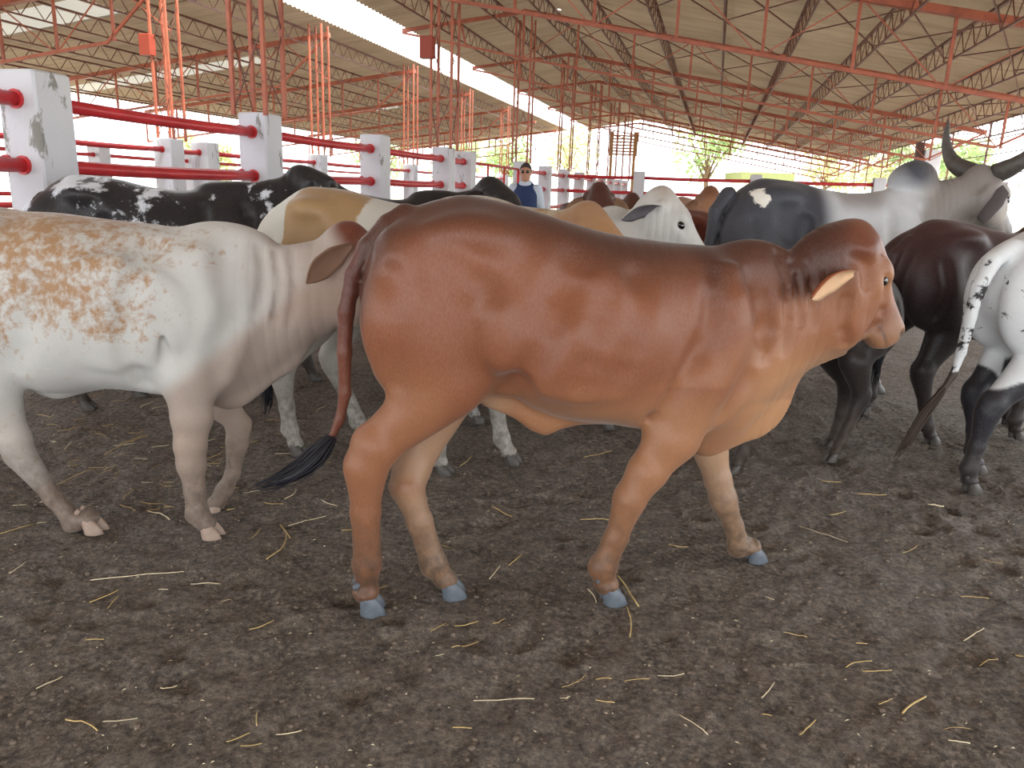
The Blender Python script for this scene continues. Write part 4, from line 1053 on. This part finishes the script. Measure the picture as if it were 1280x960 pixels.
template('tan_and_white_cow', 'tan and white cow with an orange head, standing behind the red-brown heifer', 'cow', (-1.27, 4.0), -15, c_tan, M_TANW, 1.03, .014, hump=.03,
         poll=(1.66, -.02, 1.265), hp=50, hyaw=-16, HL=.42, steps=(-.05, .25, -.12, .18), earmats=(EBR, EPK), ears=True, ear_drop=1.4)
def c_grey(V, info):
    rgb, bl, spot, mud, wrk, x, y, z = base_coat((196, 194, 190), V, info)
    h = headcoord(V, info); bl(S(.12, -.15, h[:, 0]) * S(-.5, -.3, h[:, 0]) * S(-.3, -.05, h[:, 2]) * .55 * (z > 1), (146, 118, 98)); bl(S(.85, 1.0, h[:, 0]) * (z > .8), (70, 64, 66))
    return rgb, spot, mud, neck_wrk(x, z) * 1.2
template('pale_grey_cow', 'pale grey cow with a hanging slate ear, head above the red-brown heifer\'s back', 'cow', (-.42, 4.62), -1, c_grey, M_PLAIN, .93, .014, hump=.14,
         poll=(1.42, -.04, 1.50), hp=52, hyaw=-8, HL=.46, earmats=(EG, EGI), earl=.3, earw=.15, ear_drop=.75, ear_back=1.6, steps=(0, .1, 0, 0))
def c_brown(c, dk):
    def f(V, info):
        rgb, bl, spot, mud, wrk, x, y, z = base_coat(c, V, info); h = headcoord(V, info)
        bl(S(.2, -.05, h[:, 0]) * S(-.35, -.1, h[:, 2]) * (z > .8) * .8, dk); bl(S(1.1, 1.35, z) * .3, dk); bl(S(.85, 1.0, h[:, 0]) * (z > .8) * .7, (60, 44, 40))
        return rgb, spot, mud, neck_wrk(x, z)
    return f
template('dark_brown_cow', 'dark brown cow with only its rounded poll showing, beyond the pale grey head', 'cow', (.62, 8.0), -88, c_brown((84, 48, 38), (74, 36, 28)), M_PLAIN, 1.0, .018, hump=.04,
         poll=(1.55, 0, 1.42), hp=62, HL=.46, earmats=(EBR, EPK), ear_drop=1.2)
template('small_brown_cow', 'small distant brown cow between the dark brown poll and the pale grey head', 'cow', (1.22, 9.4), -92, c_brown((98, 60, 46), (76, 42, 32)), M_PLAIN, .98, .02, hump=.04,
         poll=(1.55, 0, 1.38), hp=58, HL=.44, earmats=(EBR, EPK), ear_drop=.5, hyaw=10)
template('tan_cow', 'light tan cow with a dark brown poll, right of the pale grey head', 'cow', (1.80, 8.9), -90, c_brown((188, 140, 108), (112, 66, 44)), M_PLAIN, 1.04, .018, hump=.04,
         poll=(1.55, 0, 1.37), hp=64, HL=.46, earmats=(EBR, EPK), ear_drop=1.6)
template('red_brown_cow', 'reddish brown cow whose rump shows left of the dark bull', 'cow', (1.05, 6.15), 4, c_brown((116, 54, 36), (98, 42, 30)), M_PLAIN, .97, .018, hump=.02,
         poll=(1.5, 0, 1.05), hp=60, HL=.42, earmats=(EBR, EPK))
def c_calf(V, info):
    rgb, bl, spot, mud, wrk, x, y, z = base_coat((38, 31, 30), V, info); return rgb, spot, mud, wrk
template('dark_calf', 'dark brown young animal hidden behind the heifer\'s chest, only its legs showing', 'calf', (2.06, 4.24), 202, c_calf, M_PLAIN, .80, .014, hump=.0, belly=.15, tailpts=[(.05, 0, 1.2, .03), (-.02, 0, 1.12, .028), (-.03, 0, 1.0, .024), (-.03, 0, .9, .02)],
         poll=(1.45, 0, 1.15), hp=55, HL=.40, earmats=(EB, EBI), steps=(-.06, .2, -.12, .16))
def c_maroon(V, info):
    rgb, bl, spot, mud, wrk, x, y, z = base_coat((56, 30, 32), V, info); bl(S(1.15, .75, z) * .9, (22, 19, 22)); bl(S(1.2, 1.32, z) * .3, (88, 50, 48)); return rgb, spot, mud * .5, neck_wrk(x, z)
template('maroon_black_cow', 'dark maroon cow with black legs, between the heifer\'s face and the white rump', 'cow', (2.19, 4.42), 16, c_maroon, M_PLAIN, .985, .014, hump=.05,
         poll=(1.55, 0, 1.2), hp=55, HL=.42, earmats=(EB, EBI), steps=(.12, -.14, -.1, .15), lift={1: .12})
def c_white(V, info):
    rgb, bl, spot, mud, wrk, x, y, z = base_coat((214, 216, 218), V, info, mudh=.25)
    n = vnoise(V, 9); bl(S(.60, .57, z + .14 * (n - .5) - .1 * (x > .2)), (30, 30, 38)); bl(S(.30, .2, y * 0 + z) * .5, (38, 36, 40))
    tail = ((x < -.03) & (np.abs(y) < .12)); spot = np.where(z > .7, .345, 0); spot = np.where(tail & (z < 1.1), .45, spot)
    bl((tail & (z < .62)).astype(float), (60, 48, 42))
    return rgb, spot, mud * .5, neck_wrk(x, z)
template('white_cow', 'white cow with small black dots and black lower legs, beside the maroon cow', 'cow', (2.33, 3.74), 8, c_white, M_WDOT, .985, .012, hump=.05,
         poll=(1.58, 0, 1.25), hp=50, HL=.42, earmats=(EG, EGI), steps=(-.26, .0, -.1, .1),
         tailpts=[(.06, -.02, 1.23, .045), (-.06, -.05, 1.17, .04), (-.13, -.07, 1.05, .036), (-.15, -.07, .9, .03), (-.15, -.06, .72, .024), (-.17, -.06, .6, .018), (-.23, -.06, .5, .014)], tuftmat=m_gloss('brown_black_tail_hair', (66, 54, 46), .6, .3))

# ---- the horned grey bull
def bull():
    def horns(root, o, R, L):
        P = lambda x, y, z: o + R.T @ np.array([x, y, z]) * L
        for s in (-1, 1):
            pts = [P(-.04, .16 * s, -.04), P(-.14, .40 * s, .02), P(-.22, .54 * s, .14), P(-.38, .62 * s, .30), P(-.56, .64 * s, .50)]
            xs = np.linspace(0, 1, 5); C = [curve(xs, [p[k] for p in pts]) for k in range(3)]
            t = np.linspace(0, 1, 16); mb = MB(); mb.tube([[C[k](q) for k in range(3)] for q in t], [.066 * (1 - q) ** .75 + .004 + .0012 * math.sin(60 * q) * (1 - q) for q in t], 14)
            mb.build('horn', M_HORN, root, True)
    def coat(V, info):
        rgb, bl, spot, mud, wrk, x, y, z = base_coat((150, 144, 140), V, info)
        n = vnoise(V, 3)
        bl(S(.72, .52, x + .15 * (n - .5)) * .92, (46, 50, 62)); bl(S(.50, .62, x) * S(1.25, 1.05, x) * .85, (206, 208, 212)); bl(S(.6, .68, x) * S(1.0, .86, x) * S(1.14, 1.24, z) * .6, (118, 106, 100))
        bl(S(.5, .65, x) * S(1.15, .9, z + .1 * n) * S(1.15, .95, x) * .8, (212, 212, 216)); bl(S(.75, .95, x) * S(1.15, 1.0, x) * S(1.12, 1.0, z) * .5, (210, 206, 200))
        bl(np.exp(-(((x - 1.16) / .16) ** 2 + ((z - 1.44) / .15) ** 2)) * 1.2 * S(1.27, 1.36, z), (70, 72, 80)); bl(S(1.12, 1.3, x) * .65, (120, 110, 104))
        h = headcoord(V, info); bl(S(.3, .7, h[:, 0]) * (z > .9) * .6, (84, 78, 80)); bl(S(.85, 1.0, h[:, 0]) * (z > .9), (40, 38, 42))
        bl(S(.7, .4, z) * .6, (52, 52, 60))
        spot = .55 * np.exp(-(((x - .17) / .07) ** 2 + ((z - 1.22) / .09) ** 2)) * (y < 0) + .1
        return rgb, spot, mud, neck_wrk(x, z) * 1.1
    root, info = template('horned_bull', 'grey horned bull with a dark rump and big hump, towering behind the heifer', 'bull', (1.42, 5.45), 2, coat, M_PLAIN, 1.145, .016, hump=.15, humpx=1.165, humpw=.1,
         poll=(1.62, .03, 1.42), hp=44, hyaw=30, hroll=0, HL=.44, earmats=(EDG, EDG), earl=.27, earw=.20, ear_drop=2.2, ear_back=1.3, horns=horns, fat=1.1, headbig=1.1,
         tailpts=[(.02, -.03, 1.24, .05), (-.05, -.06, 1.14, .045), (-.07, -.06, .95, .035), (-.07, -.05, .7, .025), (-.07, -.04, .52, .018)])
bull()

# ------------------------------------------------------------------ the man beyond the herd
def man():
    x, y = (648 - 640) / 980 * 11.0, 11.0
    root = empty('person', (x, y, 0), math.radians(-96)); tag(root, 'person in sunglasses and a navy vest over a pale shirt, beyond the herd', 'person')
    skinm = simple('tanned_skin', (176, 128, 104), .5, .08, 12, bmp=.03)
    v = Vol((-.35, -.45, 0), (.4, .45, 1.85), .01)
    v.loft((.95 - 1.18, .95 - 1.16), [(-.3, .1), (-.2, .1)], [(-.3, 0), (-.2, 0)], [(-.3, .01), (-.2, .01)])
    # trunk, built upright with tapered chains (x forward, y left)
    for P, sq, k in (([(0, 0, .95, .13), (0, 0, 1.12, .125), (.005, 0, 1.32, .145), (0, 0, 1.42, .11)], 1.25, .04), ([(0, 0, 1.42, .07), (.01, 0, 1.54, .056)], 1.0, .03)): v.chain(P, k=k, sq=sq)
    for s in (-1, 1):
        v.chain([(0, .1 * s, .92, .095), (.01, .11 * s, .5, .058), (-.01, .115 * s, .3, .055), (-.01, .12 * s, .08, .038)], k=.03)
        v.chain([(-.03, .12 * s, .05, .04), (.08, .13 * s, .04, .035), (.16, .14 * s, .03, .028)], k=.02)
        v.chain([(0, .17 * s, 1.41, .06), (-.02, .24 * s, 1.12, .042), (.06, .25 * s, .87, .028)], k=.03)
        hx, hy, hz = .075, .25 * s, .82
        v.chain([(.062, .25 * s, .87, .027), (hx, hy, hz - .01, .032)], k=.015, sq=.7)
        for j, (dx, ln) in enumerate(((-.028, .055), (-.009, .068), (.010, .072), (.028, .06))):
            v.chain([(hx + dx, hy, hz - .03, .0105), (hx + dx * 1.1 + .004, hy - s * .006, hz - .03 - ln * .55, .0095), (hx + dx * 1.1 + .014, hy - s * .018, hz - .03 - ln, .008)], k=.004, ki=.004)
        v.chain([(hx + .02, hy - s * .008, hz + .02, .012), (hx + .048, hy - s * .022, hz - .012, .0105), (hx + .055, hy - s * .026, hz - .04, .009)], k=.006)
    v.ell((.012, 0, 1.655), (.098, .076, .105), k=.03); v.ell((.035, 0, 1.585), (.068, .058, .055), k=.03)      # skull, jaw
    v.chain([(.105, 0, 1.675, .010), (.125, 0, 1.632, .015)], k=.012); v.ell((.095, 0, 1.592), (.02, .028, .012), k=.01); v.ell((.085, 0, 1.555), (.022, .025, .018), k=.02)
    for s in (-1, 1):
        v.ell((.005, .078 * s, 1.64), (.02, .010, .032), k=.006); v.ell((.088, .034 * s, 1.655), (.014, .018, .012), k=.01, sub=True)
    skin('body', v, skinm, root)
    def cloth(name, chains, mat, h=.011):
        w = Vol((-.35, -.45, 0), (.4, .45, 1.85), h)
        for P, sq, k in chains: w.chain(P, k=k, sq=sq)
        skin(name, w, mat, root)
    sh = simple('pale_blue_shirt', (196, 206, 220), .8, .06, 30); ve = simple('navy_quilted_vest', (44, 58, 96), .7, .15, 40, bmp=.4)
    cloth('shirt', [([(0, 0, 1.0, .142), (0, 0, 1.12, .14), (.0, 0, 1.33, .155), (0, 0, 1.44, .105), (.005, 0, 1.50, .066)], 1.22, .03)] + [([(0, .17 * s, 1.42, .075), (-.02, .245 * s, 1.12, .055), (.05, .252 * s, .9, .042)], 1, .03) for s in (-1, 1)], sh)
    cloth('vest', [([(-.008, 0, 1.0, .155), (-.008, 0, 1.12, .152), (-.008, 0, 1.33, .166), (-.015, 0, 1.42, .125), (-.02, 0, 1.49, .078)], 1.2, .03)], ve)
    cloth('trousers', [([(0, 0, 1.0, .148), (0, 0, .9, .14)], 1.2, .03)] + [([(0, .095 * s, .9, .108), (.01, .115 * s, .5, .078), (-.01, .12 * s, .1, .068)], 1, .03) for s in (-1, 1)], simple('dark_trousers', (58, 58, 66), .8))
    for s in (-1, 1):
        w = MB(); w.tube([(-.07, .12 * s, .035), (.0, .125 * s, .04), (.1, .135 * s, .035), (.19, .142 * s, .025)], [.045, .05, .042, .025], 10); w.build('shoe', M_EYE, root, True)
    # hair cap
    w = Vol((-.2, -.2, 1.5), (.2, .2, 1.85), .006); w.ell((-.004, 0, 1.678), (.104, .084, .102), k=.01); w.ell((.09, 0, 1.60), (.09, .2, .10), k=.02, sub=True); w.ell((.0, 0, 1.56), (.2, .2, .06), k=.02, sub=True)
    skin('hair', w, simple('dark_grey_hair', (62, 54, 50), .8, .3, 60), root)
    g = MB()
    for s in (-1, 1):
        g.tube([(.108, .034 * s, 1.655), (.114, .034 * s, 1.654)], [.024, .021], 12); g.bar((.108, .056 * s, 1.662), (.01, .082 * s, 1.66), .004, .008)
    g.bar((.112, -.014, 1.66), (.112, .014, 1.66), .005); g.build('sunglasses', M_EYE, root, True)
man()

# ------------------------------------------------------------------ straw and crumbs on the ground
def straw(px0, py0, px1, py1, w, mat, label, group, bend=.0):
    a = ground(px0, py0); b = ground(px1, py1); L = np.linalg.norm(b - a); n = 5; c = (a + b) / 2
    P = []
    d = (b - a) / (L + 1e-9); nn = np.array([-d[1], d[0], 0])
    for i in range(n + 1):
        t = i / n; p = a + (b - a) * t + nn * bend * L * math.sin(PI * t); P.append(p - np.array([c[0], c[1], 0]))
    hts = [gh(c[0] + p[0], c[1] + p[1]) for p in P]; base = max(hts)
    P = [(p[0], p[1], max(.5 * (base + hts[i]), hts[i]) + w * .6) for i, p in enumerate(P)]
    o = MB().tube(P, w * .3, 5).build('straw_stalk', mat, None, True, (c[0], c[1], 0)); tag(o, label, 'straw', group)
big = [(113, 724, 230, 714, .006, .03), (112, 752, 148, 736, .006, 0), (135, 762, 148, 745, .005, .05), (360, 656, 408, 645, .005, 0), (333, 700, 358, 668, .007, -.1), (350, 655, 363, 672, .007, 0), (238, 728, 275, 728, .005, 0),
       (616, 632, 640, 643, .007, 0), (725, 651, 762, 651, .006, 0), (592, 873, 668, 870, .005, .02), (772, 722, 798, 760, .009, 0), (783, 760, 787, 800, .007, .05), (612, 720, 625, 706, .006, 0), (636, 705, 653, 690, .006, 0),
       (1128, 893, 1157, 872, .010, .05), (1185, 928, 1212, 931, .006, 0), (1078, 838, 1115, 836, .005, 0), (1000, 915, 1020, 898, .006, 0), (848, 893, 885, 918, .005, .03), (1098, 882, 1116, 873, .005, 0), (744, 879, 768, 881, .005, 0),
       (1160, 630, 1180, 632, .012, 0), (1072, 615, 1108, 616, .006, 0), (1026, 598, 1052, 599, .006, 0), (45, 860, 78, 845, .005, 0), (130, 568, 185, 545, .006, .04), (150, 556, 182, 543, .005, 0), (190, 560, 212, 556, .006, 0), (60, 612, 118, 585, .005, .06),
       (0, 668, 42, 656, .005, 0), (185, 638, 212, 650, .008, .1), (82, 900, 122, 915, .007, .1), (575, 585, 590, 570, .007, 0), (1000, 655, 1060, 675, .005, .03), (730, 568, 765, 560, .006, 0), (90, 505, 130, 492, .006, 0), (190, 512, 225, 505, .005, .05),
       (1270, 815, 1280, 818, .006, 0), (820, 855, 880, 835, .0, 0)]
for i, (a, b, c, d, w, bd) in enumerate(big):
    if w: straw(a, b, c, d, w, M_STRAW if i % 3 else M_STRAW2, 'long dry straw stalk lying on the trampled soil', 'long straw stalks on the soil', bd)
rd = random.Random(11)
for i in range(120):
    if i < 75: px, py = rd.gauss(150, 110), rd.uniform(500, 640)
    else: px, py = rd.uniform(0, 1280), rd.uniform(620, 940)
    if not (-20 < px < 1290): continue
    L = rd.uniform(8, 34) * (py / 700); an = rd.gauss(-.25, .5)
    straw(px, py, px + L * math.cos(an), py + L * math.sin(an) * .6, rd.uniform(.003, .006), rd.choice([M_STRAW, M_STRAW, M_STRAW2]), 'short dry straw stalk lying on the trampled soil', 'short straw stalks on the soil', rd.uniform(-.12, .12))
def scatter(name, n, label, cat, size, mat, seed, elong=1.0, ymax=5.5):
    rd = np.random.RandomState(seed); V = []; Fc = []
    ico = [(0, 0, 1), (.89, 0, .45), (.28, .85, .45), (-.72, .53, .45), (-.72, -.53, .45), (.28, -.85, .45), (.72, .53, -.45), (-.28, .85, -.45), (-.89, 0, -.45), (-.28, -.85, -.45), (.72, -.53, -.45), (0, 0, -1)]
    fi = [(0, 1, 2), (0, 2, 3), (0, 3, 4), (0, 4, 5), (0, 5, 1), (1, 6, 2), (2, 7, 3), (3, 8, 4), (4, 9, 5), (5, 10, 1), (6, 7, 2), (7, 8, 3), (8, 9, 4), (9, 10, 5), (10, 6, 1), (11, 7, 6), (11, 8, 7), (11, 9, 8), (11, 10, 9), (11, 6, 10)]
    for i in range(n):
        y = .9 + (ymax - .9) * rd.rand() ** 1.4; x = rd.uniform(-.75, .75) * (y + .6); s = size * (.35 + rd.rand() ** 3 * 1.3); a = rd.rand() * 6.28; z = gh(x, y)
        k = len(V)
        if elong > 1:
            s = size; l = s * elong * rd.uniform(.5, 1.5); dx, dy = math.cos(a) * l, math.sin(a) * l
            V += [(x - dx, y - dy, z + .003), (x + dy * s / l * .4, y - dx * s / l * .4, z + .005), (x + dx, y + dy, z + .004), (x - dy * s / l * .4, y + dx * s / l * .4, z + .007)]; Fc.append((k, k + 1, k + 2, k + 3)); continue
        for p in ico:
            q = np.array(p) * s * rd.uniform(.7, 1.2, 3); V.append((x + q[0] * math.cos(a) - q[1] * math.sin(a), y + q[0] * math.sin(a) + q[1] * math.cos(a), z + q[2] * .7))
        Fc += [(k + a_, k + b_, k + c_) for a_, b_, c_ in fi]
    o = mesh_obj(name, V, Fc, mat, None, True); tag(o, label, cat, kind='stuff')
scatter('soil_crumbs', 9000, 'small crumbs of dry soil strewn over the ground', 'soil', .0066, M_CLOD, 1)
scatter('chaff', 1300, 'fine pale chaff strewn over the ground', 'chaff', .0018, M_STRAW2, 2, 3.5)
